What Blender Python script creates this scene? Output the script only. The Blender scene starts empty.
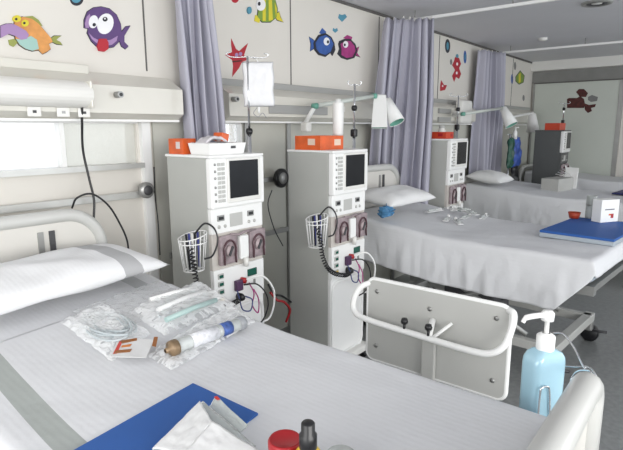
import bpy, bmesh, math, random
from mathutils import Vector, Matrix, noise
random.seed(4)
PI=math.pi
SC=bpy.context.scene
COL=SC.collection
# ------------------------------------------------------------------ camera
FPX=513.7; CX=311.5; CY=225.0; HC=1.55
yaw=math.radians(38.93); pitch=math.radians(-10.64); roll=math.radians(0.18)
Fv=Vector((math.cos(yaw)*math.cos(pitch),math.sin(yaw)*math.cos(pitch),math.sin(pitch)))
R0=Vector((math.sin(yaw),-math.cos(yaw),0)); U0=R0.cross(Fv)
Rv=R0*math.cos(roll)-U0*math.sin(roll); Uv=U0*math.cos(roll)+R0*math.sin(roll)
cam=bpy.data.cameras.new('camera'); co=bpy.data.objects.new('camera',cam); COL.objects.link(co)
M3=Matrix((Rv,Uv,-Fv)).transposed()
co.matrix_world=Matrix.Translation((0,0,HC))@M3.to_4x4()
cam.sensor_width=36; cam.sensor_fit='HORIZONTAL'; cam.lens=FPX/623*36; cam.clip_start=.02
SC.camera=co
def at(u,v,ax,val):
    """pixel -> point of the room on the plane axis=val (used to measure where things stand)"""
    d=Fv*FPX+Rv*(u-CX)+Uv*(CY-v); o=Vector((0,0,HC)); t=(val-o[ax])/d[ax]
    return o+d*t
# ------------------------------------------------------------------ materials
MAT={}
def mat(name,col,rough=.5,metal=0,noise_s=0,noise_a=.06,bump=0,bump_s=40,spec=.5,trans=0,emit=0,alpha=1,coat=0,sheen=0):
    if name in MAT: return MAT[name]
    m=bpy.data.materials.new(name); m.use_nodes=True; nt=m.node_tree; b=nt.nodes['Principled BSDF']
    c=(*col,1)
    b.inputs['Base Color'].default_value=c; b.inputs['Roughness'].default_value=rough
    b.inputs['Metallic'].default_value=metal; b.inputs['Specular IOR Level'].default_value=spec
    b.inputs['Transmission Weight'].default_value=trans
    b.inputs['Coat Weight'].default_value=coat
    if alpha<1: b.inputs['Alpha'].default_value=alpha
    if emit: b.inputs['Emission Color'].default_value=c; b.inputs['Emission Strength'].default_value=emit
    tc=nt.nodes.new('ShaderNodeTexCoord')
    if not noise_s: noise_s=6; 
    n=nt.nodes.new('ShaderNodeTexNoise'); n.inputs['Scale'].default_value=noise_s; n.inputs['Detail'].default_value=4
    nt.links.new(tc.outputs['Object'],n.inputs['Vector'])
    mx=nt.nodes.new('ShaderNodeMix'); mx.data_type='RGBA'; mx.blend_type='MULTIPLY'
    mx.inputs[6].default_value=c; 
    rp=nt.nodes.new('ShaderNodeValToRGB'); rp.color_ramp.elements[0].color=(1-noise_a*2,)*3+(1,); rp.color_ramp.elements[1].color=(1,1,1,1)
    rp.color_ramp.elements[0].position=.3; rp.color_ramp.elements[1].position=.7
    nt.links.new(n.outputs['Fac'],rp.inputs[0]); nt.links.new(rp.outputs[0],mx.inputs[7]); mx.inputs[0].default_value=1
    nt.links.new(mx.outputs[2],b.inputs['Base Color'])
    if bump:
        n2=nt.nodes.new('ShaderNodeTexNoise'); n2.inputs['Scale'].default_value=bump_s; n2.inputs['Detail'].default_value=3
        nt.links.new(tc.outputs['Object'],n2.inputs['Vector'])
        bp=nt.nodes.new('ShaderNodeBump'); bp.inputs['Strength'].default_value=bump; bp.inputs['Distance'].default_value=.01
        nt.links.new(n2.outputs['Fac'],bp.inputs['Height']); nt.links.new(bp.outputs[0],b.inputs['Normal'])
    MAT[name]=m; return m
def clear_mat(name,tint=(.95,.97,.98),opac=.3,rough=.12):
    m=bpy.data.materials.new(name); m.use_nodes=True; nt=m.node_tree; nt.nodes.remove(nt.nodes['Principled BSDF'])
    out=nt.nodes['Material Output']; t=nt.nodes.new('ShaderNodeBsdfTransparent'); t.inputs[0].default_value=(1,1,1,1) if opac<.3 else (*tint,1)
    g=nt.nodes.new('ShaderNodeBsdfPrincipled'); g.inputs['Base Color'].default_value=(*tint,1); g.inputs['Roughness'].default_value=rough
    mx=nt.nodes.new('ShaderNodeMixShader'); fr=nt.nodes.new('ShaderNodeFresnel'); fr.inputs[0].default_value=1.5
    tc=nt.nodes.new('ShaderNodeTexCoord'); n=nt.nodes.new('ShaderNodeTexNoise'); n.inputs['Scale'].default_value=32
    nt.links.new(tc.outputs['Object'],n.inputs['Vector'])
    bp=nt.nodes.new('ShaderNodeBump'); bp.inputs['Strength'].default_value=.5; bp.inputs['Distance'].default_value=.01
    nt.links.new(n.outputs['Fac'],bp.inputs['Height']); nt.links.new(bp.outputs[0],g.inputs['Normal']); nt.links.new(bp.outputs[0],fr.inputs['Normal'])
    ad=nt.nodes.new('ShaderNodeMath'); ad.operation='ADD'; ad.inputs[1].default_value=opac; ad.use_clamp=True
    ad.operation='MULTIPLY_ADD'; ad.inputs[1].default_value=(.45 if opac<.3 else 1); ad.inputs[2].default_value=opac; nt.links.new(fr.outputs[0],ad.inputs[0]); nt.links.new(ad.outputs[0],mx.inputs[0])
    nt.links.new(t.outputs[0],mx.inputs[1]); nt.links.new(g.outputs[0],mx.inputs[2]); nt.links.new(mx.outputs[0],out.inputs[0])
    MAT[name]=m; return m
def sheet_mat(name,col,stripe=None):
    """white waffle-striped cotton; optional woven grey band between x0..x1 of the object's own coordinates"""
    m=bpy.data.materials.new(name); m.use_nodes=True; nt=m.node_tree; b=nt.nodes['Principled BSDF']
    b.inputs['Roughness'].default_value=.85; b.inputs['Base Color'].default_value=(*col,1); b.inputs['Specular IOR Level'].default_value=.2
    tc=nt.nodes.new('ShaderNodeTexCoord')
    w=nt.nodes.new('ShaderNodeTexWave'); w.wave_type='BANDS'; w.bands_direction='X'; w.inputs['Scale'].default_value=16; w.inputs['Distortion'].default_value=.6
    w2=nt.nodes.new('ShaderNodeTexWave'); w2.bands_direction='Z'; w2.inputs['Scale'].default_value=16; w2.inputs['Distortion'].default_value=.6
    n=nt.nodes.new('ShaderNodeTexNoise'); n.inputs['Scale'].default_value=5; n.inputs['Detail'].default_value=5
    for q in (w,w2,n): nt.links.new(tc.outputs['Object'],q.inputs['Vector'])
    a=nt.nodes.new('ShaderNodeMath'); a.operation='ADD'; nt.links.new(w.outputs['Fac'],a.inputs[0]); nt.links.new(w2.outputs['Fac'],a.inputs[1])
    bp=nt.nodes.new('ShaderNodeBump'); bp.inputs['Strength'].default_value=.10; bp.inputs['Distance'].default_value=.0025
    nt.links.new(a.outputs[0],bp.inputs['Height'])
    bp2=nt.nodes.new('ShaderNodeBump'); bp2.inputs['Strength'].default_value=.35; bp2.inputs['Distance'].default_value=.03
    nt.links.new(n.outputs['Fac'],bp2.inputs['Height']); nt.links.new(bp.outputs[0],bp2.inputs['Normal']); nt.links.new(bp2.outputs[0],b.inputs['Normal'])
    if stripe:
        sx=nt.nodes.new('ShaderNodeSeparateXYZ'); nt.links.new(tc.outputs['Object'],sx.inputs[0])
        c0,hw,sl,ymax,scol=stripe
        # distance from the band's own slightly skewed centre line
        k=nt.nodes.new('ShaderNodeMath'); k.operation='MULTIPLY_ADD'; k.inputs[1].default_value=-sl; nt.links.new(sx.outputs['Y'],k.inputs[0]); nt.links.new(sx.outputs['X'],k.inputs[2])
        s=nt.nodes.new('ShaderNodeMath'); s.operation='SUBTRACT'; nt.links.new(k.outputs[0],s.inputs[0]); s.inputs[1].default_value=c0
        ab=nt.nodes.new('ShaderNodeMath'); ab.operation='ABSOLUTE'; nt.links.new(s.outputs[0],ab.inputs[0])
        lt=nt.nodes.new('ShaderNodeMath'); lt.operation='LESS_THAN'; lt.inputs[1].default_value=hw; nt.links.new(ab.outputs[0],lt.inputs[0])
        mx=nt.nodes.new('ShaderNodeMix'); mx.data_type='RGBA'; mx.inputs[6].default_value=(*col,1); mx.inputs[7].default_value=(*scol,1)
        nt.links.new(lt.outputs[0],mx.inputs[0]); nt.links.new(mx.outputs[2],b.inputs['Base Color'])
    MAT[name]=m; return m
WALL=mat('wall_paint',(.72,.69,.64),.55,noise_s=2,noise_a=.02)
CEIL=mat('ceiling_paint',(.66,.66,.69),.8,noise_s=2,noise_a=.02)
FLOORM=mat('floor_vinyl',(.27,.28,.28),.28,noise_s=30,noise_a=.12)
WHITE=mat('white_plastic',(.78,.77,.74),.35,noise_a=.01)
WHITE2=mat('bright_white',(.86,.86,.85),.45,noise_a=.01)
SIDE=mat('machine_grey_paint',(.45,.455,.43),.45,noise_a=.02)
TRUNK=mat('trunking_cream',(.66,.64,.58),.3,noise_a=.02,coat=.3)
TRUNKG=mat('trunking_grey',(.36,.36,.35),.35,noise_a=.03)
GREYM=mat('grey_metal',(.38,.38,.37),.35,.6)
CHROME=mat('chrome',(.75,.76,.78),.12,1.0,noise_a=.01)
DARK=mat('dark_grey',(.06,.06,.065),.5)
BLACK=mat('black_plastic',(.012,.012,.014),.3)
SCREEN=mat('screen_glass',(.012,.014,.018),.25,noise_a=.2,spec=.2)
CURT=mat('curtain_cloth',(.47,.465,.54),.85,noise_s=3,noise_a=.04,bump=.2,bump_s=200,spec=.1)
ORANGE=mat('orange_plastic',(.78,.13,.025),.35,noise_s=15,noise_a=.15)
RED=mat('red_plastic',(.40,.012,.018),.35)
BLUE=mat('blue_mat',(.02,.105,.38),.6,noise_a=.04)
GREENL=mat('lamp_green',(.16,.42,.33),.4)
BROWN2=mat('rotor_mauve',(.42,.34,.35),.4)
BROWN=mat('pump_mauve',(.40,.32,.34),.3,noise_s=25,noise_a=.25)
BRASS=mat('potting_brown',(.35,.24,.14),.35,.3,noise_s=30,noise_a=.2)
YEL=mat('yellow_label',(.75,.5,.03),.4)
LCD=mat('lcd_green',(.01,.1,.07),.2)
PANEL=mat('laminate_grey',(.50,.50,.48),.4,noise_s=3,noise_a=.02)
PAPER=mat('white_paper',(.80,.80,.80),.7,noise_s=14,noise_a=.04,bump=.3,bump_s=18)
SAN=mat('blue_sanitiser',(.40,.63,.75),.12,noise_a=.02,coat=.6)
MAUVE=mat('tray_pink',(.7,.62,.6),.5)
CLEAR=clear_mat('clear_film',(.98,.99,1),.13,.10)
CLEAR2=clear_mat('clear_hard_plastic',(.9,.93,.92),.35,.1)
GLASS=clear_mat('frosted_glass',(.86,.86,.83),.45,.4)
GLASSC=clear_mat('window_glass',(.97,.98,1),.04,.05)
SH1=sheet_mat('sheet_cotton',(.705,.71,.73))
SH1A=sheet_mat('sheet_cotton_head_band',(.705,.71,.73),(.30,.035,.03,9,(.50,.51,.52)))
SH1B=sheet_mat('sheet_cotton_banded',(.705,.71,.73),(-.428,.034,.06,9,(.40,.425,.41)))
PILB=sheet_mat('pillow_cotton_banded',(.80,.80,.81),(.235,.045,-.12,9,(.46,.46,.47)))
PILM=sheet_mat('pillow_cotton',(.80,.80,.80))
# ------------------------------------------------------------------ geometry helpers
def rot(rx=0,ry=0,rz=0):
    return (Matrix.Rotation(rz,4,'Z')@Matrix.Rotation(ry,4,'Y')@Matrix.Rotation(rx,4,'X'))
class MB:
    def __init__(s): s.bm=bmesh.new(); s.mats=[]
    def mi(s,m):
        if m is None: return 0
        if m not in s.mats: s.mats.append(m)
        return s.mats.index(m)
    def _fin(s,faces,m,T=None,verts=None):
        i=s.mi(m)
        for f in faces: f.material_index=i
        if T is not None: bmesh.ops.transform(s.bm,matrix=T,verts=verts)
    def box(s,c,d,m=None,r=(0,0,0),bev=0,seg=2):
        g=bmesh.ops.create_cube(s.bm,size=1); vs=g['verts']
        bmesh.ops.scale(s.bm,vec=d,verts=vs)
        if bev:
            es=list({e for v in vs for e in v.link_edges})
            rr=bmesh.ops.bevel(s.bm,geom=es,offset=min(bev,min(d)*.49),segments=seg,affect='EDGES',profile=.5)
            fs={f for f in rr['faces']}; vs=set(rr['verts'])
            stack=list(vs)
            while stack:
                v=stack.pop()
                for e in v.link_edges:
                    o=e.other_vert(v)
                    if o not in vs: vs.add(o); stack.append(o)
            vs=list(vs)
        fs={f for v in vs for f in v.link_faces}
        bmesh.ops.transform(s.bm,matrix=Matrix.Translation(c)@rot(*r),verts=vs)
        s._fin(fs,m); return s
    def box2(s,a,b,m=None,bev=0):
        c=[(p+q)/2 for p,q in zip(a,b)]; d=[abs(q-p) for p,q in zip(a,b)]
        return s.box(c,d,m,bev=bev)
    def tube(s,pts,r,m=None,seg=10,cap=True,closed=False):
        pts=[Vector(p) for p in pts]; n=len(pts); rings=[]
        rs=r if isinstance(r,(list,tuple)) else [r]*n
        up=None
        for i,p in enumerate(pts):
            if closed: t=pts[(i+1)%n]-pts[i-1]
            else: t=(pts[min(i+1,n-1)]-pts[max(i-1,0)])
            t.normalize()
            if up is None:
                up=Vector((0,0,1)) if abs(t.z)<.9 else Vector((1,0,0))
            a=t.cross(up)
            if a.length<1e-4: a=t.cross(Vector((.3,1,.2)))
            a.normalize(); b=a.cross(t).normalized(); up=b
            rings.append([s.bm.verts.new(p+(a*math.cos(2*PI*k/seg)+b*math.sin(2*PI*k/seg))*rs[i]) for k in range(seg)])
        fs=[]
        for i in range(n if closed else n-1):
            A=rings[i];B=rings[(i+1)%n]
            for k in range(seg): fs.append(s.bm.faces.new((A[k],A[(k+1)%seg],B[(k+1)%seg],B[k])))
        for f in fs: f.smooth=True
        if cap and not closed:
            fs.append(s.bm.faces.new(rings[0][::-1])); fs.append(s.bm.faces.new(rings[-1]))
        s._fin(fs,m); return s
    def lathe(s,prof,m=None,c=(0,0,0),r=(0,0,0),seg=24,smooth=True):
        T=Matrix.Translation(c)@rot(*r); rings=[]; fs=[]
        for (rad,z) in prof:
            if rad<1e-6: rings.append([s.bm.verts.new(T@Vector((0,0,z)))])
            else: rings.append([s.bm.verts.new(T@Vector((rad*math.cos(2*PI*k/seg),rad*math.sin(2*PI*k/seg),z))) for k in range(seg)])
        for A,B in zip(rings,rings[1:]):
            for k in range(seg):
                k2=(k+1)%seg
                if len(A)==1 and len(B)==1: continue
                if len(A)==1: f=s.bm.faces.new((A[0],B[k2],B[k]))
                elif len(B)==1: f=s.bm.faces.new((A[k],A[k2],B[0]))
                else: f=s.bm.faces.new((A[k],A[k2],B[k2],B[k]))
                f.smooth=smooth; fs.append(f)
        s._fin(fs,m); return s
    def prism(s,pts,depth,m=None,T=None):
        """2-D outline (x,y) extruded along +z by depth, then T"""
        T=T or Matrix.Identity(4)
        a=[s.bm.verts.new(T@Vector((p[0],p[1],0))) for p in pts]; b=[s.bm.verts.new(T@Vector((p[0],p[1],depth))) for p in pts]
        n=len(pts); fs=[s.bm.faces.new(a[::-1]),s.bm.faces.new(b)]
        for i in range(n): fs.append(s.bm.faces.new((a[i],a[(i+1)%n],b[(i+1)%n],b[i])))
        s._fin(fs,m); return s
    def grid(s,fn,nu,nv,m=None,smooth=True):
        V=[[s.bm.verts.new(fn(i/(nu-1),j/(nv-1))) for j in range(nv)] for i in range(nu)]; fs=[]
        for i in range(nu-1):
            for j in range(nv-1):
                f=s.bm.faces.new((V[i][j],V[i+1][j],V[i+1][j+1],V[i][j+1])); f.smooth=smooth; fs.append(f)
        s._fin(fs,m); return s
    def build(s,name,m=None,parent=None,loc=None,rz=0,solid=0,sub=0,center=False):
        bmesh.ops.recalc_face_normals(s.bm,faces=s.bm.faces)
        if center or (loc is None and parent is None):
            pass
        me=bpy.data.meshes.new(name)
        if parent is None and loc is None and center:
            xs=[v.co for v in s.bm.verts]
            mn=Vector((min(v.x for v in xs),min(v.y for v in xs),min(v.z for v in xs))); mxx=Vector((max(v.x for v in xs),max(v.y for v in xs),0))
            loc=Vector(((mn.x+mxx.x)/2,(mn.y+mxx.y)/2,mn.z))
            bmesh.ops.translate(s.bm,vec=-loc,verts=s.bm.verts)
        s.bm.to_mesh(me); s.bm.free()
        ms=s.mats if s.mats else []
        if m is not None and not ms: ms=[m]
        for q in ms: me.materials.append(q)
        o=bpy.data.objects.new(name,me); COL.objects.link(o)
        if parent is not None: o.parent=parent
        if loc is not None: o.location=loc
        o.rotation_euler=(0,0,rz)
        if solid:
            md=o.modifiers.new('thick','SOLIDIFY'); md.thickness=solid; md.offset=0
        if sub:
            md=o.modifiers.new('sub','SUBSURF'); md.levels=sub; md.render_levels=sub
        return o
def tag(o,label=None,cat=None,group=None,kind=None):
    if label: o['label']=label
    if cat: o['category']=cat
    if group: o['group']=group
    if kind: o['kind']=kind
    return o
def thing(name,label,cat,loc=(0,0,0),rz=0,group=None,rx=0,ry=0):
    o=bpy.data.objects.new(name,None); COL.objects.link(o); o.empty_display_size=.1
    o.location=loc; o.rotation_euler=(rx,ry,rz)
    return tag(o,label,cat,group)
def kids(o): return [c for c in bpy.data.objects if c.parent==o]
def dup(o,loc=None,rz=None,label=None,parent=None):
    c=o.copy(); COL.objects.link(c)
    if parent is not None: c.parent=parent
    if loc is not None: c.location=loc
    if rz is not None: c.rotation_euler=(o.rotation_euler[0],o.rotation_euler[1],rz)
    if label: c['label']=label
    for ch in kids(o): dup(ch,parent=c)
    return c
def text(s,size,m,parent,loc,r,name='lettering',label=None,depth=.0006):
    cu=bpy.data.curves.new('t','FONT'); cu.body=s; cu.size=size; cu.extrude=depth; cu.align_x='CENTER'; cu.align_y='CENTER'; cu.resolution_u=2
    t=bpy.data.objects.new('t',cu); COL.objects.link(t)
    dg=bpy.context.evaluated_depsgraph_get(); me=bpy.data.meshes.new_from_object(t.evaluated_get(dg))
    bpy.data.objects.remove(t); o=bpy.data.objects.new(name,me); COL.objects.link(o)
    me.materials.clear(); me.materials.append(m); o.parent=parent; o.location=loc; o.rotation_euler=r
    if label: o['label']=label
    return o
def arc(cx,cy,r,a0,a1,n=8):
    return [(cx+r*math.cos(math.radians(a0+(a1-a0)*i/n)),cy+r*math.sin(math.radians(a0+(a1-a0)*i/n))) for i in range(n+1)]
def rrect(w,h,r,n=5):
    return arc(w/2-r,h/2-r,r,0,90,n)+arc(-w/2+r,h/2-r,r,90,180,n)+arc(-w/2+r,-h/2+r,r,180,270,n)+arc(w/2-r,-h/2+r,r,270,360,n)
def smooth_path(pts,n=8):
    """Catmull-Rom through pts"""
    P=[Vector(p) for p in pts]; P=[P[0]*2-P[1]]+P+[P[-1]*2-P[-2]]; out=[]
    for i in range(1,len(P)-2):
        for k in range(n):
            t=k/n; a,b,c,d=P[i-1:i+3]
            out.append(.5*((2*b)+(c-a)*t+(2*a-5*b+4*c-d)*t*t+(3*b-a-3*c+d)*t**3))
    out.append(P[-2]); return out
XZ=Matrix.Rotation(PI/2,4,'X')   # outline (x,y)->(x,0,y), extrudes towards -y
# ------------------------------------------------------------------ the room
D=2.6; ZC=2.57; XE=8.9; XW=-2.2; YS=-3.2
mb=MB(); mb.box2((XW,YS,-.1),(XE+.2,D+.2,0)); tag(mb.build('floor',FLOORM),kind='structure')
mb=MB(); mb.box2((XW,YS,ZC),(XE+.2,D+.2,ZC+.1)); tag(mb.build('ceiling',CEIL),kind='structure')
WX0,WX1,WZ0,WZ1=-1.6,1.66,1.355,1.60
mb=MB()
mb.box2((XW,D,0),(XE+.2,D+.12,WZ0)); mb.box2((XW,D,WZ1),(XE+.2,D+.12,ZC)); mb.box2((XW,D,WZ0),(WX0,D+.12,WZ1)); mb.box2((WX1,D,WZ0),(1.98,D+.12,WZ1)); mb.box2((2.46,D,WZ0),(XE+.2,D+.12,WZ1))
tag(mb.build('wall_back',WALL),kind='structure')
mb=MB(); mb.box2((XE,YS,0),(XE+.12,D,ZC)); tag(mb.build('wall_end',WALL),kind='structure')
DKT=mat('joint_dark',(.12,.115,.11),.7)
ti=0
for x in (.515,1.75,2.98,4.2,5.45,6.68,7.9):
    ti+=1; mb=MB(); mb.box2((x-.004,D-.004,1.87),(x+.004,D,ZC-.03)); tag(mb.build('trim_%d'%ti,DKT),kind='structure')
ti+=1; mb=MB(); mb.box2((XW,D-.015,ZC-.022),(XE,D,ZC-.002)); tag(mb.build('trim_%d'%ti,DKT),kind='structure')
GREEN_GREY=mat('lower_panel',(.55,.545,.49),.5,noise_a=.02)
# lower wall panels and posts behind the machines
for x0,x1,m in ((1.675,1.73,WHITE2),(2.47,2.50,GREYM),(2.9,2.94,GREYM),(4.5,4.55,GREYM),(5.9,5.95,GREYM)):
    ti+=1; mb=MB(); mb.box2((x0,D-.03,0),(x1,D,1.59)); tag(mb.build('trim_%d'%ti,m),kind='structure')
ti+=1; mb=MB(); mb.box2((1.76,D-.012,0.0),(8.88,D,1.334)); mb.box2((1.76,D-.012,1.334),(1.975,D,1.59)); mb.box2((2.465,D-.012,1.334),(8.88,D,1.59)); tag(mb.build('trim_%d'%ti,GREEN_GREY),kind='structure')
# window frame, sill, panes
mb=MB(); t=.02
mb.box2((WX0,D-.012,WZ1-t),(WX1,D+.05,WZ1),WHITE2); mb.box2((WX0,D-.035,WZ0-.02),(WX1+.02,D+.06,WZ0+.008),mat('sill_light',(.62,.62,.60),.3,.3))
for x in (1.24,): mb.box2((x-.012,D-.005,WZ0),(x+.012,D+.05,WZ1),WHITE2)
for a,b,g in ((WX0,1.24,GLASSC),(1.24,WX1,GLASS)):
    mb.box2((a+.001,D+.02,WZ0+.008),(b-.001,D+.026,WZ1-t),g)
tag(mb.build('window_1'),kind='structure')
mb=MB(); mb.box2((1.99,D-.013,WZ1-t),(2.45,D+.05,WZ1),WHITE2); mb.box2((1.98,D-.035,WZ0-.02),(2.46,D+.06,WZ0+.008),GREYM)
mb.box2((1.981,D-.013,WZ0+.008),(2.0,D+.05,WZ1-t),WHITE2); mb.box2((2.44,D-.013,WZ0+.008),(2.459,D+.05,WZ1-t),WHITE2); mb.box2((2.001,D+.02,WZ0+.008),(2.439,D+.026,WZ1-t),GLASSC)
tag(mb.build('window_2'),kind='structure')
# soffit beam and sliding door on the end wall
mb=MB(); mb.box2((XE-.14,YS,2.43),(XE,D-.001,ZC)); tag(mb.build('trim_%d'%(ti+1),WHITE),kind='structure'); 
mb=MB(); mb.box2((XE-.03,YS,2.25),(XE,D-.001,2.43)); tag(mb.build('trim_%d'%(ti+2),mat('track_grey',(.25,.25,.24),.5)),kind='structure')
DOORM=mat('door_white',(.56,.59,.54),.4,noise_a=.01)
mb=MB(); mb.box2((XE-.05,1.36,.02),(XE-.012,2.54,2.235),DOORM,bev=.004)
mb.box2((XE-.055,1.30,.0),(XE-.001,1.36,2.25),GREYM); mb.box2((XE-.055,2.54,.0),(XE-.001,2.565,2.25),GREYM)
mb.box2((XE-.06,1.30,2.235),(XE-.001,2.565,2.25),DKT)
tag(mb.build('door_1'),kind='structure')
# ceiling lights / vents
def ceiling_vent(x,y,r,label,name='ceiling_vent',cat='ceiling vent'):
    t=thing(name,label,cat,(x,y,ZC),group=None)
    MB().lathe([(r*.72,-.004),(r*.8,-.016),(r,-.014),(r*1.04,-.0)],GREYM,seg=32).build('rim',None,t)
    MB().lathe([(0,-.008),(r*.34,-.01),(r*.36,-.003)],WHITE,seg=24).lathe([(r*.42,-.003),(r*.5,-.012),(r*.66,-.012),(r*.71,-.003)],DARK,seg=28).build('diffuser',None,t)
    return t
ceiling_vent(5.02,1.0,.115,'round grey ceiling diffuser, the large one near the top edge')
ceiling_vent(6.3,.72,.06,'small round ceiling fitting at the right picture edge, nearer one')
ceiling_vent(7.4,1.14,.05,'small round ceiling fitting at the right edge beyond the second curtain rail')
mb=MB(); mb.lathe([(.05,0),(.05,-.015),(.035,-.03),(0,-.035)],WHITE,c=tuple(at(543,38,2,ZC)),seg=20)
tag(mb.build('smoke_detector',center=True),'small round detector on the ceiling between the curtain rails','detector')
# curtain rails
def curtain_rail(x,label):
    t=thing('curtain_rail',label,'curtain rail',(x,0,2.49),group='ceiling curtain rails')
    MB().box2((-.012,YS+.05,-.01),(.012,D-.02,.014),bev=.003).build('track',WHITE2,t)
    for y in (-1.2,.35,1.45,2.3):
        MB().tube([(0,y,.014),(0,y,ZC-2.49)],.005).build('hanger',GREYM,t)
    MB().box2((-.02,D-.03,-.02),(.02,D-.001,.03),bev=.004).build('wall_bracket',WHITE,t)
curtain_rail(1.85,'white ceiling curtain rail carrying the nearest grey curtain')
curtain_rail(4.31,'white ceiling curtain rail above the middle grey curtain')
curtain_rail(6.86,'white ceiling curtain rail above the farthest grey curtain')
# curtains: gathered cloth, deep folds along a footprint line
def curtain(p0,p1,z0,z1,nf,amp,label,seed,lean=0):
    rnd=random.Random(seed); p0=Vector(p0);p1=Vector(p1); d=(p1-p0); L=d.length; d/=L; nrm=Vector((-d.y,d.x))
    ph=[rnd.uniform(-.5,.5) for _ in range(nf+2)]; am=[rnd.uniform(.6,1.15) for _ in range(nf+2)]
    mid=(p0+p1)/2
    def fn(u,v):
        z=z1+(z0-z1)*v; k=u*nf; i=int(min(k,nf-1))
        w=math.sin(2*PI*k+ph[i]*.35*math.sin(PI*(k-i)))
        a=amp*(am[i]*(1-(k-i))+am[i+1]*(k-i))*(.55+.45*min(1,v*4))
        sp=(.86+.14*min(1,v*3)) 
        off=a*w+.012*math.sin(7*v+9*u+seed)+.25*amp*math.sin(4*PI*k+1.3+v*2)
        s=(u-.5)*L*sp+.018*math.sin(3*v+5*u*nf+seed)
        q=mid+d*s+nrm*off
        return Vector((q.x+lean*v,q.y,z+.006*math.sin(11*u*nf)))
    t=thing('curtain',label,'curtain',(mid.x,mid.y,z0),group='grey privacy curtains')
    m=MB(); m.grid(lambda u,v: fn(u,v)-Vector((mid.x,mid.y,z0)),nf*14+1,40); m.build('cloth',CURT,t,solid=.004)
    for i in range(nf):
        q=fn((i+.5)/nf,0)-Vector((mid.x,mid.y,z0))
        m=MB(); m.tube([(q.x,q.y,q.z-.01),(q.x,q.y,q.z+.02)],.006,seg=6); m.build('hook',WHITE,t)
curtain((1.86,2.49),(2.07,2.42),.35,2.475,5,.05,'grey privacy curtain nearest the camera, behind the first dialysis machine',1,.12)
curtain((4.00,2.48),(4.34,2.08),.35,2.475,7,.05,'grey privacy curtain in the middle, left of the third dialysis machine',2,-.16)
curtain((6.28,2.50),(6.80,2.36),.35,2.475,6,.06,'farthest grey privacy curtain, narrow bunch on the right of the wall',3)
# wall trunking units
def trunk(x0,x1,label,tube_to=None,top=TRUNK):
    t=thing('wall_trunking',label,'wall trunking',(x0,D,1.6))
    L=x1-x0
    prof=[(0,.0),(-.10,.0),(-.155,.03),(-.155,.165),(-.03,.235),(0,.235)]
    T=Matrix(((0,0,1,0),(1,0,0,-.001),(0,1,0,0),(0,0,0,1)))
    MB().prism(prof,L,TRUNK,T).build('housing',None,t)
    MB().box2((0,-.055,.222),((tube_to-x0+.08) if tube_to else L,-.0005,.265),top,bev=.004).build('top_ledge',None,t)
    MB().box2((0,-.115,-.012),(L,-.02,.0),WHITE2).build('bottom_rail',None,t)
    if tube_to:
        l2=tube_to-x0; pr=[(-.1565,.05)]+[(-.1565-.075*math.sin(a),.112-.062*math.cos(a)) for a in [PI*i/12 for i in range(13)]]
        o=MB().prism(pr,l2,WHITE,T); o.build('lamp_cover',None,t)
        MB().box2((l2-.012,-.225,.048),(l2+.003,-.157,.176),TRUNK,bev=.01).build('end_cap',None,t)
    return t
def socket(par,x,z,y=-.157,dark=False):
    s=MB().box2((x-.03,y-.008,z-.022),(x+.03,y,z+.022),WHITE,bev=.004).build('socket',None,par)
    MB().box2((x-.008,y-.010,z-.006),(x+.008,y-.008,z+.006),DARK if dark else GREYM).build('switch',None,s)
u1=trunk(-1.8,1.87,'long cream bed-head trunking unit on the left wall above the window',1.30)
for x,dk in ((2.85,True),(2.98,False),(3.08,True)): socket(u1,x,.028,-.158,dk)
def outlet(par,x,z):
    g=MB().tube([(x,-.155,z),(x,-.20,z)],.016,seg=16).build('gas_outlet',GREYM,par,)
    MB().tube([(x,-.20,z),(x,-.203,z)],.009,seg=14).build('port',BLACK,g)
outlet(u1,3.26,.12)
MB().box2((2.50,-.240,.09),(2.6,-.230,.13),GREYM,bev=.003).build('cover_clip',None,u1)
u2=trunk(2.22,4.05,'bed-head trunking unit behind the second machine with grey top ledge',None,TRUNKG)
outlet(u2,.03,.13); socket(u2,1.2,.1)
MB().box2((.35,-.165,.05),(1.0,-.15,.11),TRUNKG,bev=.004).build('light_slot',None,u2)
u3=trunk(4.75,6.20,'far bed-head trunking unit between middle and farthest curtains',None,TRUNKG)
MB().box((.98,-.2,.13),(.30,.09,.26),WHITE,bev=.03).build('lamp_housing',None,u3)
MB().box((.55,-.165,.13),(.3,.02,.05),TRUNKG).build('grille',None,u3); MB().box((.55,-.165,.04),(.3,.02,.05),TRUNKG).build('grille',None,u3)
u4=trunk(7.0,8.7,'farthest bed-head trunking unit next to the end wall',None,TRUNKG)
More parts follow.
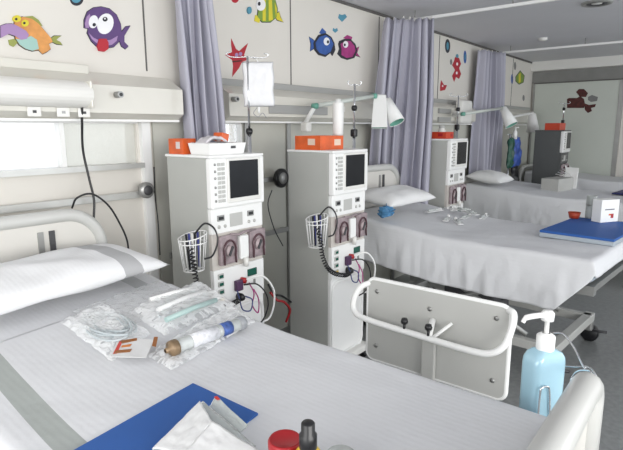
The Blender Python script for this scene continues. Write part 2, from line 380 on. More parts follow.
# wall rails
LIGHTM=mat('light_metal',(.62,.62,.60),.3,.3)
def rail(x0,x1,z,label,m_=None):
    t=thing('wall_rail',label,'equipment rail',((x0+x1)/2,D-.05,z))
    L=(x1-x0)/2
    MB().box2((-L,-.006,-.018),(L,.006,.018),m_ or GREYM,bev=.003).build('bar',None,t)
    n=max(2,int((x1-x0)/.6)+1)
    for i in range(n):
        x=-L+.04+(2*L-.08)*i/(n-1); MB().box2((x-.012,.006,-.012),(x+.012,.0375,.012),GREYM).build('bracket',None,t)
rail(-1.2,1.66,1.19,'grey metal equipment rail on the wall above the nearest headboard',LIGHTM)
rail(2.26,2.88,1.19,'short grey equipment rail on the wall between the two near machines')
rail(1.8,2.88,.80,'low grey equipment rail on the wall behind the first machine')
rail(2.96,4.05,1.19,'grey equipment rail on the wall behind the second machine')
def disc(px,py,r,m,label,y=2.53):
    p=at(px,py,1,y); t=thing('vacuum_gauge',label,'gauge',p)
    MB().lathe([(0,0),(r,.0),(r,.022),(r*.85,.03),(0,.03)],m,r=(PI/2,0,0),seg=28).build('dial_case',None,t)
    MB().lathe([(0,.031),(r*.62,.031),(r*.6,.034),(0,.034)],DARK if m is not BLACK else GREYM,r=(PI/2,0,0),seg=24).build('dial',None,t)
    MB().box((0,.012,-.0),(.03,.035,.045),m).build('clamp',None,t)
disc(145,190,.045,GREYM,'round grey gauge clamped on the rail above the nearest bed',2.52)
disc(280,178,.07,BLACK,'round black gauge on the wall between the two near machines',2.52)
# cords
def cord(pts,r,m,label,name='power_cord',cat='cord'):
    mb=MB(); mb.tube(smooth_path(pts,8),r,seg=7); return tag(mb.build(name,m,center=True),label,cat)
A=lambda u,v,y: tuple(at(u,v,1,y))
cord([A(82,107,2.43),A(82,122,2.45),A(83,150,2.5),A(89,178,2.5),A(94,200,2.49),A(94,222,2.48),A(98,240,2.46)],.006,BLACK,'thick black cord hanging from a trunking socket to behind the headboard')
cord([A(72,208,2.5),A(77,198,2.46),A(92,194,2.44),A(108,205,2.43),A(119,222,2.42),A(127,240,2.41),A(129,258,2.4)],.005,BLACK,'black cord arching over the right side of the near headboard')
cord([A(154,167,2.5),A(155,195,2.51),A(158,222,2.5),A(160,255,2.48)],.004,BLACK,'thin dark cord hanging straight down the wall left of the first machine')
cord([A(272,190,2.5),A(268,205,2.5),A(274,228,2.49),A(283,246,2.5)],.004,DARK,'thin dark hose drooping on the wall right of the first machine')
cord([A(270,292,2.15),A(277,300,2.12),A(284,302,2.1),A(290,310,2.12),A(286,322,2.15)],.008,RED,'dark red hose hanging between the two near machines','blood_hose')
cord([A(268,284,2.2),A(274,294,2.16),A(282,296,2.14),A(291,302,2.16)],.007,BLACK,'short black hose hanging between the two near machines','drain_hose')
# ------------------------------------------------------------------ wall stickers
PUR=mat('sticker_purple',(.11,.055,.19),.5,noise_s=20); LPUR=mat('sticker_lilac',(.38,.24,.46),.5); STW=mat('sticker_white',(.9,.9,.92),.5)
STO=mat('sticker_orange',(.80,.36,.10),.5,noise_s=16,noise_a=.2); STT=mat('sticker_teal',(.35,.55,.50),.5); STO2=mat('sticker_olive',(.30,.33,.08),.5)
STR=mat('sticker_red',(.45,.015,.03),.5); STB=mat('sticker_blue',(.04,.12,.42),.5,noise_s=20,noise_a=.15); STP=mat('sticker_pink',(.42,.04,.22),.5,noise_s=20,noise_a=.15)
STY=mat('sticker_yellow',(.72,.62,.04),.5); STG=mat('sticker_green',(.22,.35,.06),.5); STC=mat('sticker_cyan',(.09,.30,.42),.5); STK=mat('sticker_black',(.02,.02,.03),.5)
STM=mat('sticker_maroon',(.10,.015,.012),.5,noise_s=25,noise_a=.3); STGY=mat('sticker_grey',(.2,.2,.2),.5)
def wl(u,v,o,lvl): # pixel measured on the wall plane, relative to sticker origin
    p=at(u,v,1,D); return (p.x-o.x, p.z-o.z)
def sticker(label,o_px,parts,name='fish_sticker',cat='wall sticker',ax=1,plane=D,group=None):
    o=at(*o_px,ax,plane); t=thing(name,label,cat,o,group=group)
    if name=='fish_sticker':
        ex=[]
        for pn,m,pts in parts:
            if pn in ('body','tail','snout') and m is not STK:
                mx_=sum(p[0] for p in pts)/len(pts); my_=sum(p[1] for p in pts)/len(pts); g=.7
                ex.append((pn+'_outline',STK,[(u+g*(u-mx_)/max(1,math.hypot(u-mx_,v-my_)),v+g*(v-my_)/max(1,math.hypot(u-mx_,v-my_))) for u,v in pts]))
        parts=ex+parts
    for k,(pn,m,pts) in enumerate(parts):
        mb=MB(); lift=.0012*(k+1)
        q=[at(u,v,ax,plane)-o for u,v in pts]
        if ax==1:
            a=[mb.bm.verts.new((p.x,-.0004,p.z)) for p in q]; b=[mb.bm.verts.new((p.x,-lift,p.z)) for p in q]
        else:
            a=[mb.bm.verts.new((-.0004,p.y,p.z)) for p in q]; b=[mb.bm.verts.new((-lift,p.y,p.z)) for p in q]
        mb.bm.faces.new(a[::-1]); mb.bm.faces.new(b); n=len(q)
        for i in range(n): mb.bm.faces.new((a[i],a[(i+1)%n],b[(i+1)%n],b[i]))
        mb.bm.normal_update(); bmesh.ops.triangulate(mb.bm,faces=[f for f in mb.bm.faces if len(f.verts)>4],ngon_method='EAR_CLIP')
        mb.build(pn,m,t)
    return t
def ell(cx,cy,rx,ry,a=0,n=20):
    a=math.radians(a); return [(cx+rx*math.cos(2*PI*i/n)*math.cos(a)-ry*math.sin(2*PI*i/n)*math.sin(a), cy+rx*math.cos(2*PI*i/n)*math.sin(a)+ry*math.sin(2*PI*i/n)*math.cos(a)) for i in range(n)]
sticker('purple cartoon fish sticker with big white eyes and red tongue',(105,30),[
 ('tail',PUR,[(118,34),(122,31),(125,27),(130,26),(127,31),(124,36),(124,42),(128,46),(125,49),(121,46),(119,40)]),
 ('body',PUR,[(84,28),(84,20),(87,12),(93,8),(101,7),(109,9),(116,15),(120,24),(121,33),(119,41),(113,47),(104,48),(96,46),(91,41),(87,33),(88,29),(84,28)][:-1]),
 ('belly',LPUR,[(88,33),(93,38),(100,41),(110,40),(117,36),(116,41),(111,45),(104,46),(97,44),(91,39)]),
 ('snout',LPUR,[(84,24),(86,17),(89,14),(90,20),(88,28),(85,28)]),
 ('eye',STW,ell(104.5,24,8,10.5,15)),('eye',STW,ell(92.5,22,4.6,6.5,10)),
 ('pupil',STK,ell(104,19.5,2.4,2.3)),('pupil',STK,ell(93,25,1.6,1.7)),
 ('eye_fleck',STW,ell(103.6,19,.8,.8)),
 ('tongue',STR,[(98,39),(105,39),(107,43),(107,49),(103,52),(98,51),(96,46),(97,42)])])
sticker('orange and teal cartoon fish sticker with long pink snout',(30,34),[
 ('tail',STO2,[(47,41),(54,36),(61,36),(58,38),(56,40),(60,42),(62,45),(56,44),(52,42)]),
 ('fin',STO2,[(22,17),(32,16),(38,20),(42,26),(36,27),(28,22)]),
 ('fin',STO2,[(8,40),(14,39),(17,43),(13,47),(9,45)]),
 ('body',STO,[(14,20),(22,17),(31,19),(38,24),(44,31),(50,38),(52,42),(48,44),(50,49),(46,52),(42,54),(38,50),(32,51),(25,49),(19,45),(15,39),(14,30)]),
 ('belly',STT,[(15,39),(22,40),(30,36),(36,40),(38,49),(32,51),(25,49),(19,45)]),
 ('snout',LPUR,[(0,26),(6,24),(12,24),(18,27),(25,31),(28,35),(26,39),(20,40),(14,36),(8,34),(0,38)]),
 ('eye',STY,ell(16,19,4,3.5)),('eye',STY,ell(24,23.5,3.6,3.4)),('pupil',STK,ell(15,19.5,1.2,1.2)),('pupil',STK,ell(23,23.5,1.2,1.2))])
sticker('round blue bubble sticker cut by the top edge above the two nearest fish',(76,-1),[('bubble',STK,ell(76.5,-1,6.8,6.8)),('shine',STC,ell(76,-2,5,5))],name='bubble_sticker')
sticker('yellow striped cartoon fish sticker with big eye near the top edge',(265,10),[
 ('tail',STY,[(274,15),(279,12),(280,17),(283,22),(277,20)]),('fin',STY,[(255,15),(260,17),(259,23),(254,21)]),
 ('body',STG,[(257,6),(262,-3),(269,-5),(275,1),(277,9),(276,17),(270,22),(262,22),(257,17),(258,11)]),
 ('stripe',STY,[(262,0),(265,-3),(265,21),(262,21)]),('stripe',STY,[(268,-3),(271,0),(272,20),(268,21)]),('stripe',STY,[(274,3),(276,9),(275,17)]),
 ('eye',STW,ell(260,5,4.5,6)),('pupil',STK,ell(258,4,1.4,2)),('bubble',STC,ell(248.5,10.5,2,3.6))])
sticker('small red corner of a sticker at the top edge right of the first curtain',(236,-1),[('body',STR,ell(235,-2,4,5))],name='red_sticker')
sticker('red starfish sticker with two pale eyes above the infusion bag',(237,56),[
 ('body',STR,[(231,38),(236,49),(239,51),(248,43),(244,55),(247,60),(242,62),(239,68),(232,77),(233,66),(232,60),(225,55),(232,52),(231,45)]),
 ('eye',LPUR,ell(236.5,55,1.8,2)),('eye',LPUR,ell(240.3,54,1.6,1.9)),('mouth',STM,[(232,61),(242,60),(241,61.5),(233,62.5)])],name='starfish_sticker')
sticker('blue cartoon fish sticker facing the pink one',(322,44),[
 ('tail',STB,[(309,37),(313,40),(316,43),(314,48),(310,51),(311,44)]),('fin',STB,[(319,33),(322,28),(326,32),(324,36)]),
 ('body',STK,[(313,43),(318,35),(325,33),(331,37),(334,43),(335,50),(332,56),(330,53),(325,57),(318,55),(314,50)]),
 ('flank',STB,[(315,43),(319,37),(325,35),(330,38),(333,44),(330,52),(325,55),(319,53),(316,49)]),
 ('eye',STW,ell(326,41.5,3,4)),('pupil',STK,ell(327.2,42,1.1,1.6))])
sticker('pink cartoon fish sticker facing the blue one',(348,47),[
 ('tail',STP,[(354,50),(359,47),(357,53),(360,57),(355,55)]),('fin',STP,[(343,38),(347,35),(352,37),(351,41)]),
 ('body',STK,[(338,44),(339,41),(344,39),(350,39),(355,44),(357,51),(354,58),(347,60),(341,58),(337,54),(339,49)]),
 ('flank',STP,[(340,44),(345,41),(350,41),(354,46),(355,51),(352,57),(346,58),(341,55),(341,49)]),
 ('eye',STW,ell(345,44.5,2.6,3.4)),('pupil',STK,ell(344,45,1,1.4))])
sticker('larger light blue heart bubble sticker above the blue and pink fish',(342,18),[('bubble',STC,[(342,22),(338,18),(339,14),(342,15),(345,14),(347,17)])],name='bubble_sticker')
sticker('smaller light blue heart bubble sticker above the blue and pink fish',(335,30),[('bubble',STC,[(335,33),(332.5,30.5),(333,28),(335,29),(337,28),(338,30.5)])],name='bubble_sticker')
sticker('blue oval sticker right of the middle curtain',(447.5,46),[('body',STK,ell(447.5,46,2.6,7)),('center',STC,ell(447.5,46,1.2,4))],name='oval_sticker')
sticker('small dark blue oval sticker left of the farthest curtain',(465,57),[('body',STB,ell(465,57,1.5,6.5)),('center',STC,ell(465,57,.6,3))],name='oval_sticker')
sticker('red spotted seahorse-like sticker on the wall between the far curtains',(456,68),[
 ('body',STR,[(455,57),(459,58),(461,64),(459,68),(461,74),(459,79),(456,77),(454,82),(452,76),(455,70),(452,65),(454,61)]),
 ('spot',STW,ell(457,64,.9,1.6)),('spot',STW,ell(456.5,73,.8,1.4)),('eye',STC,ell(457,56,1.2,2))],name='seahorse_sticker')
sticker('small red crab sticker beside the middle curtain',(443,86),[('body',STR,[(441,80),(444,85),(447,85),(445,90),(440,91),(440,86)]),('eye',STW,ell(442.5,86,.7,1))],name='crab_sticker')
sticker('green and yellow fish sticker beyond the farthest curtain',(520,78),[('body',STG,[(516,77),(520,71),(524,76),(523,82),(519,84),(516,81)]),('stripe',STY,[(518.5,74),(520.5,73),(520.5,82),(518.5,83)])])
for (u,v,h,l) in ((502.5,68,5,'narrow blue sticker high beside the farthest curtain'),(502,92,4,'narrow blue sticker low beside the farthest curtain'),(515,66,4,'small dark sticker above the green fish'),(512,79,5,'small blue-grey sticker left of the green fish'),(523.5,98,3,'small grey sticker below the green fish'),(451,62,3,'tiny dark sticker left of the red seahorse sticker')):
    sticker(l,(u,v),[('body',STB if 'blue' in l else STGY,ell(u,v,1.1,h))],name='oval_sticker')
sticker('dark red and brown sticker of a plain blocky shape on the end door',(580,101),[
 ('body',STM,[(567,99),(569,98),(577,98),(580,96),(584,99),(585,104),(584,108),(567,108)]),
 ('upper_part',STM,[(576,92),(579,89),(584,89),(588,93),(586,97),(580,97)]),('lower_part',STM,[(584,103),(589,105),(596,104),(595,107),(591,108),(592,111),(588,113),(585,110)]),
 ('grey_part',STGY,[(588,97),(592,95),(598,97),(597,101),(591,102),(588,100)])],name='door_sticker',ax=0,plane=XE-.05)
# ------------------------------------------------------------------ beds
def bed(name_label,loc,rz,W,L,zt,rise,foot=None,head=1.2,hwid=.03,fwid=.03):
    t=thing('hospital_bed',name_label,'bed',loc,rz,group=None)
    zf=lambda y: zt+rise*max(0,min(1,(y-1.0)/1.0))**1.2
    m=MB()
    mt=.13
    def mfn(side):
        pass
    # mattress : profiled along y
    prof=[]
    n=14
    top=[(.06+(L-.1)*i/n) for i in range(n+1)]
    out=[(y,zf(y)-.012) for y in top]+[(y,zf(y)-mt) for y in reversed(top)]
    T=Matrix(((0,0,1,-W/2+.02),(1,0,0,0),(0,1,0,0),(0,0,0,1)))
    m.prism(out,W-.04,None,T); mo=m.build('mattress',mat('mattress_vinyl',(.35,.40,.45),.6),t)
    md=mo.modifiers.new('b','BEVEL'); md.width=.03; md.segments=3; md.limit_method='ANGLE'
    z0=zt-mt
    m=MB(); m.box2((-W/2+.03,.05,z0-.07),(-W/2+.08,L-.02,z0-.015)); m.box2((W/2-.08,.05,z0-.07),(W/2-.03,L-.02,z0-.015))
    for y in (.08,.7,1.3,L-.06): m.box2((-W/2+.08,y-.02,z0-.06),(W/2-.08,y+.02,z0-.02))
    m.build('frame',GREYM,t)
    # base frame + scissor lift
    m=MB(); zb=.20
    for s in (-1,1): m.box2((s*W*.38-.025,.25,zb-.03),(s*W*.38+.025,L-.25,zb+.03),bev=.004)
    for y in (.27,L-.27): m.box2((-W*.44,y-.03,zb-.03),(W*.44,y+.03,zb+.03),bev=.004)
    m.build('base_frame',PANEL,t)
    for s in (-1,1):
        m=MB(); x=s*W*.32
        m.tube([(x,.45,zb+.03),(x,1.25,z0-.07)],.018); m.tube([(x+.04*s,1.25,zb+.03),(x+.04*s,.45,z0-.07)],.018); m.build('lift_arm',GREYM,t)
    m=MB(); m.box2((-.14,.75,zb+.03),(.14,1.15,zb+.2),bev=.02); m.tube([(0,.78,zb+.12),(0,.35,z0-.1)],.022); m.build('lift_motor',DARK,t)
    for sx in (-1,1):
        for y in (.27,L-.27):
            m=MB(); x=sx*W*.42
            m.box((x,y,.135),(.05,.06,.08),GREYM,bev=.015); 
            cs=m.build('caster',None,t)
            MB().lathe([(0,-.03),(.05,-.03),(.062,-.02),(.062,.02),(.05,.03),(0,.03)],c=(x+sx*.045,y,.0625),r=(0,PI/2,0),seg=20).build('wheel',BLACK,cs)
            MB().tube([(x+sx*.0,y-.03,.10),(x,y-.12,.11)],.01).build('brake_pedal',DARK,cs)
    def endboard(y,ztop,nm,zl,wd,r,tr):
        W2=W/2+wd; z1=ztop-tr
        path=[(-W2,zl)]+[(-W2,z1-r)]+[(px_,pz) for px_,pz in arc(-W2+r,z1-r,r,180,90,8)]+[(px_,pz) for px_,pz in arc(W2-r,z1-r,r,90,0,8)]+[(W2,zl)]
        p3=[Vector((a,y,b)) for a,b in path]
        fr=MB(); fr.tube(p3,tr,seg=14); 
        b=fr.build(nm,mat('board_frame',(.56,.56,.54),.3,noise_a=.01),t)
        out=[(a*.985,b_) for a,b_ in path]
        mm=MB(); mm.prism(out,.018,None,Matrix.Translation((0,y+.009,0))@XZ); mm.build('panel',mat('board_panel',(.66,.64,.60),.35,noise_a=.02),b)
        mm=MB(); mm.box2((W2-.30,y-.016,ztop-.20),(W2-.275,y-.008,ztop-.09),GREYM); mm.box2((W2-.25,y-.016,ztop-.20),(W2-.225,y-.008,ztop-.09),DARK); mm.build('grip',None,b)
        mm=MB(); 
        for s in (-1,1): mm.box2((s*.25-.02,y-.012,z0-.07),(s*.25+.02,y+.012,zl+.05),GREYM)
        mm.build('bracket',None,b)
        return b
    endboard(L+.035,head,'headboard',z0-.03,hwid,.17,.03)
    if foot: endboard(0.0,foot,'footboard',z0-.06,fwid,.05,.034)
    return t,zf
def sheet(label,bedloc,rz,W,L,zf,near,far,foot,matl,seed,wr=.004,y0=.05,y1=None,hem_slope=0,cut=0,up=0,name='bed_sheet'):
    y1=y1 or L-.03; r=.035+up
    def cross(s,W2,hang):
        a=abs(s); sg=1 if s>=0 else -1
        e=W2-r; q=r*PI/2
        if a<=e: return s,0
        if a<=e+q:
            th=(a-e)/r; return sg*(e+r*math.sin(th)), r*(1-math.cos(th))
        return sg*(W2+.008*math.sin((a-e-q)*8)), r+(a-e-q)
    def fn(u,v):
        s=-(W/2+near)+(W+near+far)*u
        x,dx=cross(s,W/2,0)
        t0=y0-foot+(cut*dx if s<0 else 0); t1=y1+hem_slope*x; tt=t0+(t1-t0)*v; dy=0; y=tt
        yy=tt-y0
        if yy<r:
            k=r-yy; q=r*PI/2
            if k<q: y=y0+r-r*math.sin(k/r); dy=r*(1-math.cos(k/r))
            else: y=y0-.006; dy=r+(k-q)
        z=zf(max(y,.1))-math.hypot(dx,dy)+.004+up
        nz=noise.noise(Vector((x*3+seed,tt*3,dx*4)))*wr+noise.noise(Vector((x*9,tt*5+seed,dx*3)))*wr*.5
        if dx>r or dy>r:
            h=max(dx,dy); wv=min(1,(h-r)*6)
            f=noise.noise(Vector((seed,tt*5,h*2)))*.030*wv+noise.noise(Vector((seed+5,tt*16,h*4)))*.010*wv
            if dx>=dy: x+=(1 if s>0 else -1)*(abs(f)+.006*wv)
            else: y-=abs(noise.noise(Vector((x*6,seed,h*2))))*.03*wv
            z+=noise.noise(Vector((tt*2.2,seed,1)))*.03*wv
        else: z+=nz+.002
        return Vector((x,y,z))
    m=MB(); m.grid(fn,120,150)
    o=m.build(name,matl,None,loc=bedloc,rz=rz,solid=.003)
    tag(o,label,'bed sheet' if name=='bed_sheet' else 'draw sheet')
    return o
def pillow(label,c,w,d,h,rz,rx,matl,pinch=.06):
    def f(sign):
        def g(u,v):
            a=u*2-1;b=v*2-1
            k=(1-abs(a)**3.2)*(1-abs(b)**2.6); k=max(k,0)**.5
            # soft edges pulled in between the corners
            x=a*w/2*(1-pinch*(1-b*b)*abs(a)); y=b*d/2*(1-pinch*1.3*(1-a*a)*abs(b))
            z=sign*k*h/2*(1 if sign>0 else .6)+noise.noise(Vector((a*2.3+c[0]*7,b*2,sign)))*.014*k
            return Vector((x,y,z+h*.3))
        return g
    m=MB(); m.grid(f(1),40,30); m.grid(f(-1),40,30); bmesh.ops.remove_doubles(m.bm,verts=m.bm.verts,dist=.0005)
    o=m.build('pillow',matl,None,loc=c); o.rotation_euler=(rx,0,rz)
    return tag(o,label,'pillow')
B1=(.865,.20,0); W1=.96; L1=2.12
b1,zf1=bed('nearest hospital bed in the foreground with rounded head and foot boards',B1,0,W1,L1,.805,.085,foot=.985,head=1.19,hwid=-.075,fwid=-.028)
sheet('white fitted sheet on the nearest bed, showing a short grey band beside the pillow',B1,0,W1,L1,zf1,.13,.13,.07,SH1A,1,y0=.07)
sheet('white draw sheet with a printed grey band covering the nearest bed below the pillow',B1,0,W1+.012,L1,zf1,.15,.15,.10,SH1B,5,y0=.062,y1=1.63,hem_slope=.13,up=.004,name='draw_sheet')
pillow('white pillow with a grey band lying on the nearest bed',(.885,2.06,.925),.88,.40,.15,.10,.10,PILB)
B2=(3.60,.42,0); R2=-.075; W2_=.98
b2,zf2=bed('second hospital bed from the camera, beyond the overbed table',B2,R2,W2_,1.86,.815,.10,foot=None,head=1.25,hwid=-.17)
sheet('large white sheet hanging low over the side of the second bed',B2,R2,W2_,1.86,zf2,.30,.22,.08,SH1,2,wr=.006,cut=.85)
pillow('white pillow at the head of the second bed',(3.60,2.05,.965),.66,.38,.15,R2,.12,PILM)
B3=(6.14,.30,0)
b3,zf3=bed('third hospital bed, beyond the second curtain and the third machine',B3,-.03,.96,2.05,.83,.08,foot=None,head=1.0)
sheet('white sheet on the third bed',B3,-.03,.96,2.05,zf3,.42,.2,.15,SH1,3,wr=.006)
pillow('white pillow at the head of the third bed, right of the third machine',(5.90,2.12,.935),.46,.40,.16,-.03,.12,PILM)
B4=(8.34,.30,0)
b4,zf4=bed('farthest hospital bed in front of the end wall door',B4,0,.9,2.05,.83,.08,foot=None,head=1.0)
sheet('white sheet on the farthest bed',B4,0,.9,2.05,zf4,.2,.2,.12,SH1,4)
pillow('white pillow on the farthest bed beside the end door',(8.30,2.02,.905),.70,.42,.14,0,.1,PILM)
# ------------------------------------------------------------------ dialysis machines
MW,MD,MH=.45,.34,1.42
KX=.365/.45
def machine(loc,label):
    t=thing('dialysis_machine',label,'dialysis machine',loc,0)
    m=MB(); m.box2((0,.02,.10),(MW,MD,MH-.012),SIDE,bev=.006); m.build('cabinet',None,t)
    m=MB(); m.box2((-.008,-.02,MH-.014),(MW+.008,MD+.005,MH),WHITE2,bev=.005); m.build('top_plate',None,t)
    # monitor block
    m=MB(); m.box2((-.004,-.025,1.15),(MW+.004,.02,MH-.014),WHITE2,bev=.01)
    m.box2((.118,-.032,1.175),(.41,-.024,1.402),WHITE,bev=.004); mo=m.build('monitor',None,t)
    m=MB(); m.box2((.135,-.0345,1.198),(.385,-.031,1.390),SCREEN); m.build('screen',None,mo)
    for i in range(6):
        m=MB(); z=1.375-i*.034-(.012 if i>2 else 0); m.lathe([(0,.0),(.007,.0),(.006,.005),(0,.005)],GREYM,c=(.022,-.026,z),r=(PI/2,0,0),seg=12); m.build('indicator',None,mo)
    for c in range(2):
        m=MB(); 
        for r_ in range(9):
            z=1.375-r_*.023; m.box2((.044+c*.032,-.028,z-.008),(.069+c*.032,-.0245,z+.008),PANEL)
        m.build('key_column',None,mo)
    # pressure / pump control band
    m=MB(); m.box2((.0,-.008,1.02),(MW,.02,1.15),WHITE2,bev=.004); bd=m.build('control_panel',None,t)
    for x in (.045,.265+.04):
        m=MB(); m.box2((x,-.014,1.085),(x+.055,-.0075,1.115),GREYM); m.box2((x+.008,-.016,1.092),(x+.047,-.0135,1.108),BLACK); m.build('display',None,bd)
        for k in range(2):
            MB().lathe([(0,0),(.010,0),(.009,.006),(0,.006)],PANEL,c=(x+.012+k*.05,-.008,1.055),r=(PI/2,0,0),seg=12).build('button',None,bd)
    MB().box2((.15,-.011,1.045),(.26,-.0075,1.115),PANEL,bev=.002).build('key_pad',None,bd)
    # pumps
    m=MB(); m.box2((.0,-.002,.83),(MW,.02,1.02),mat('pump_bay',(.60,.56,.52),.4)); m.build('pump_bay',None,t)
    for x in (.055,.315):
        m=MB(); m.box2((x-.012,-.028,.85),(x+.142,-.002,1.008),BROWN,bev=.012)
        p=m.build('blood_pump',None,t)
        m=MB(); pa=[(x+.062+.052*math.cos(a),-.034,.925+.055*math.sin(a)) for a in [PI*(-.15+1.3*i/12) for i in range(13)]]
        m.tube([(x+.015,-.032,.855)]+pa[::-1]+[(x+.115,-.032,.855)],.006,mat('tube_dark',(.10,.05,.06),.2),seg=8); m.build('pump_tube',None,p)
        m=MB(); m.lathe([(0,0),(.032,0),(.03,.01),(0,.012)],BROWN2,c=(x+.062,-.028,.925),r=(PI/2,0,0)); m.box((x+.062,-.042,.925),(.014,.008,.055),DARK,r=(0,.6,0)); m.build('rotor',None,p)
    m=MB(); m.box2((.212,-.03,.86),(.292,-.0,.99),WHITE2,bev=.01); m.tube([(.252,-.035,.87),(.252,-.035,.82)],.016,WHITE); m.build('drip_chamber',None,t)
    m=MB(); m.tube([(.14,-.02,1.008),(.2,-.03,1.0),(.25,-.03,1.01),(.36,-.02,1.008)],.007,BROWN); m.build('blood_line',None,t)
    # lower module
    m=MB(); m.box2((.0,-.010,.62),(MW,.02,.83),WHITE2,bev=.004); lm=m.build('lower_module',None,t)
    for i in range(4):
        m=MB(); z=.795-i*.042; m.box2((.03,-.018,z-.014),(.075,-.0095,z+.014),PANEL,bev=.002); m.box2((.036,-.0195,z-.008),(.069,-.0175,z+.008),LCD if i<3 else YEL); m.build('switch',None,lm)
    MB().box2((.29,-.016,.75),(.375,-.0095,.79),LCD,bev=.002).build('display',None,lm)
    MB().box2((.345,-.016,.70),(.36,-.0095,.725),GREYM).build('button',None,lm)
    m=MB(); m.box2((.165,-.035,.69),(.225,-.0095,.75),mat('port_purple',(.08,.03,.09),.4),bev=.006); m.lathe([(0,0),(.016,0),(.016,.03),(0,.03)],RED,c=(.235,-.01,.742),r=(PI/2,0,0)); m.build('connector',None,lm)
    m=MB(); m.lathe([(0,0),(.022,0),(.022,.03),(.014,.045),(0,.045)],BLACK,c=(.20,-.0095,.655),r=(PI/2,0,0)); m.build('hose_plug',None,lm)
    # lower door with raised frame
    m=MB(); m.box2((.0,0,.07),(MW,.02,.62),WHITE2); dr=m.build('lower_door',None,t)
    o=rrect(MW-.03,.50,.06); T=Matrix.Translation((MW/2,.0,.345))@XZ
    m=MB(); m.tube([T@Vector((a,b,.004)) for a,b in o],.010,WHITE2,seg=8,closed=True); m.build('door_frame',None,dr)
    # foot plate, casters
    m=MB(); m.box2((-.02,-.06,.055),(MW+.02,MD,.10),WHITE,bev=.01); bs=m.build('base_plate',None,t)
    for x in (.03,MW-.03):
        for y in (-.03,MD-.04): MB().lathe([(0,-.012),(.027,-.012),(.027,.012),(0,.012)],BLACK,c=(x,y,.0275),r=(0,PI/2,0),seg=16).build('caster',None,bs)
    # wire basket hung at the front left corner
    cx,cy=-.085,.04
    m=MB()
    for z,s in ((1.025,1.0),(.99,.95),(.85,.72)):
        m.tube([(cx+.076*s*math.cos(a),cy+.062*s*math.sin(a),z+(.015*math.cos(a) if z>1.01 else 0)) for a in [2*PI*i/20 for i in range(20)]],.003,WHITE2,seg=6,closed=True)
    for i in range(16):
        a=2*PI*i/16; m.tube([(cx+.076*math.cos(a),cy+.062*math.sin(a),1.025+.015*math.cos(a)),(cx+.055*math.cos(a),cy+.045*math.sin(a),.85)],.0022,WHITE2,seg=6)
    for k in (-.03,0,.03): m.tube([(cx-.045,cy+k,.85),(cx+.045,cy+k,.85)],.002,WHITE2,seg=6)
    m.tube([(cx+.07,cy,1.03),(.0,.05,1.03)],.004,WHITE2,seg=6)
    m.build('wire_basket',None,t)
    # coiled black cord from basket to plug
    P=smooth_path([(cx-.04,cy-.03,.99),(cx-.055,cy-.07,.90),(cx-.05,cy-.08,.81),(cx-.01,cy-.09,.73),(cx+.06,cy-.10,.68),(.07,-.07,.655),(.16,-.055,.652)],16)
    H=[]; n=len(P); turns=30
    for i in range(n*6-5):
        f=i/6; k=int(min(f,n-2)); q=P[k].lerp(P[k+1],f-k); tg=(P[k+1]-P[k]).normalized(); a_=tg.cross(Vector((0,1,0))).normalized(); b_=tg.cross(a_)
        ang=2*PI*turns*i/(n*6-5); H.append(q+(a_*math.cos(ang)+b_*math.sin(ang))*.011)
    MB().tube(H,.0040,BLACK,seg=6).build('coiled_cord',None,t)
    MB().tube(smooth_path([(cx+.0,cy-.02,1.04),(cx+.03,cy-.06,1.09),(cx+.08,cy-.07,1.06),(cx+.09,cy-.085,1.0),(cx+.05,cy-.09,.93),(cx+.0,cy-.088,.92)],8),.005,BLACK,seg=7).build('cord_loop',None,t)
    m=MB()
    for k in range(5): m.tube([(cx-.032+k*.015,cy-.01+.008*(k%2),.86),(cx-.04+k*.018,cy,1.04)],.006,(BLACK,mat('blue_clip',(.05,.06,.25),.4),WHITE)[k%3],seg=6)
    m.build('basket_contents',None,t)
    # hoses at the front right
    MB().tube(smooth_path([(.225,-.035,.72),(.29,-.08,.72),(.35,-.10,.66),(.37,-.10,.58),(.34,-.08,.50),(.30,-.05,.47)],8),.0045,BLACK,seg=7).build('hose',None,t)
    MB().tube(smooth_path([(.24,-.03,.745),(.33,-.09,.76),(.41,-.11,.68),(.43,-.10,.58),(.41,-.08,.50),(.36,-.06,.48)],8),.006,WHITE2,seg=7).build('hose',None,t)
    MB().tube(smooth_path([(.17,-.03,.70),(.155,-.06,.66),(.17,-.07,.60),(.24,-.07,.58),(.27,-.06,.63),(.22,-.05,.66)],8),.004,mat('hose_blue',(.04,.06,.20),.4),seg=7).build('hose',None,t)
    MB().tube(smooth_path([(.28,-.03,.72),(.30,-.05,.66),(.27,-.06,.60),(.31,-.07,.55),(.33,-.06,.62),(.31,-.04,.68)],8),.004,STP,seg=7).build('hose',None,t)
    def squeeze(o):
        for v in (o.data.vertices if o.type=='MESH' else ()):
            if v.co.x>0: v.co.x*=KX
        for c_ in kids(o): squeeze(c_)
    squeeze(t)
    return t
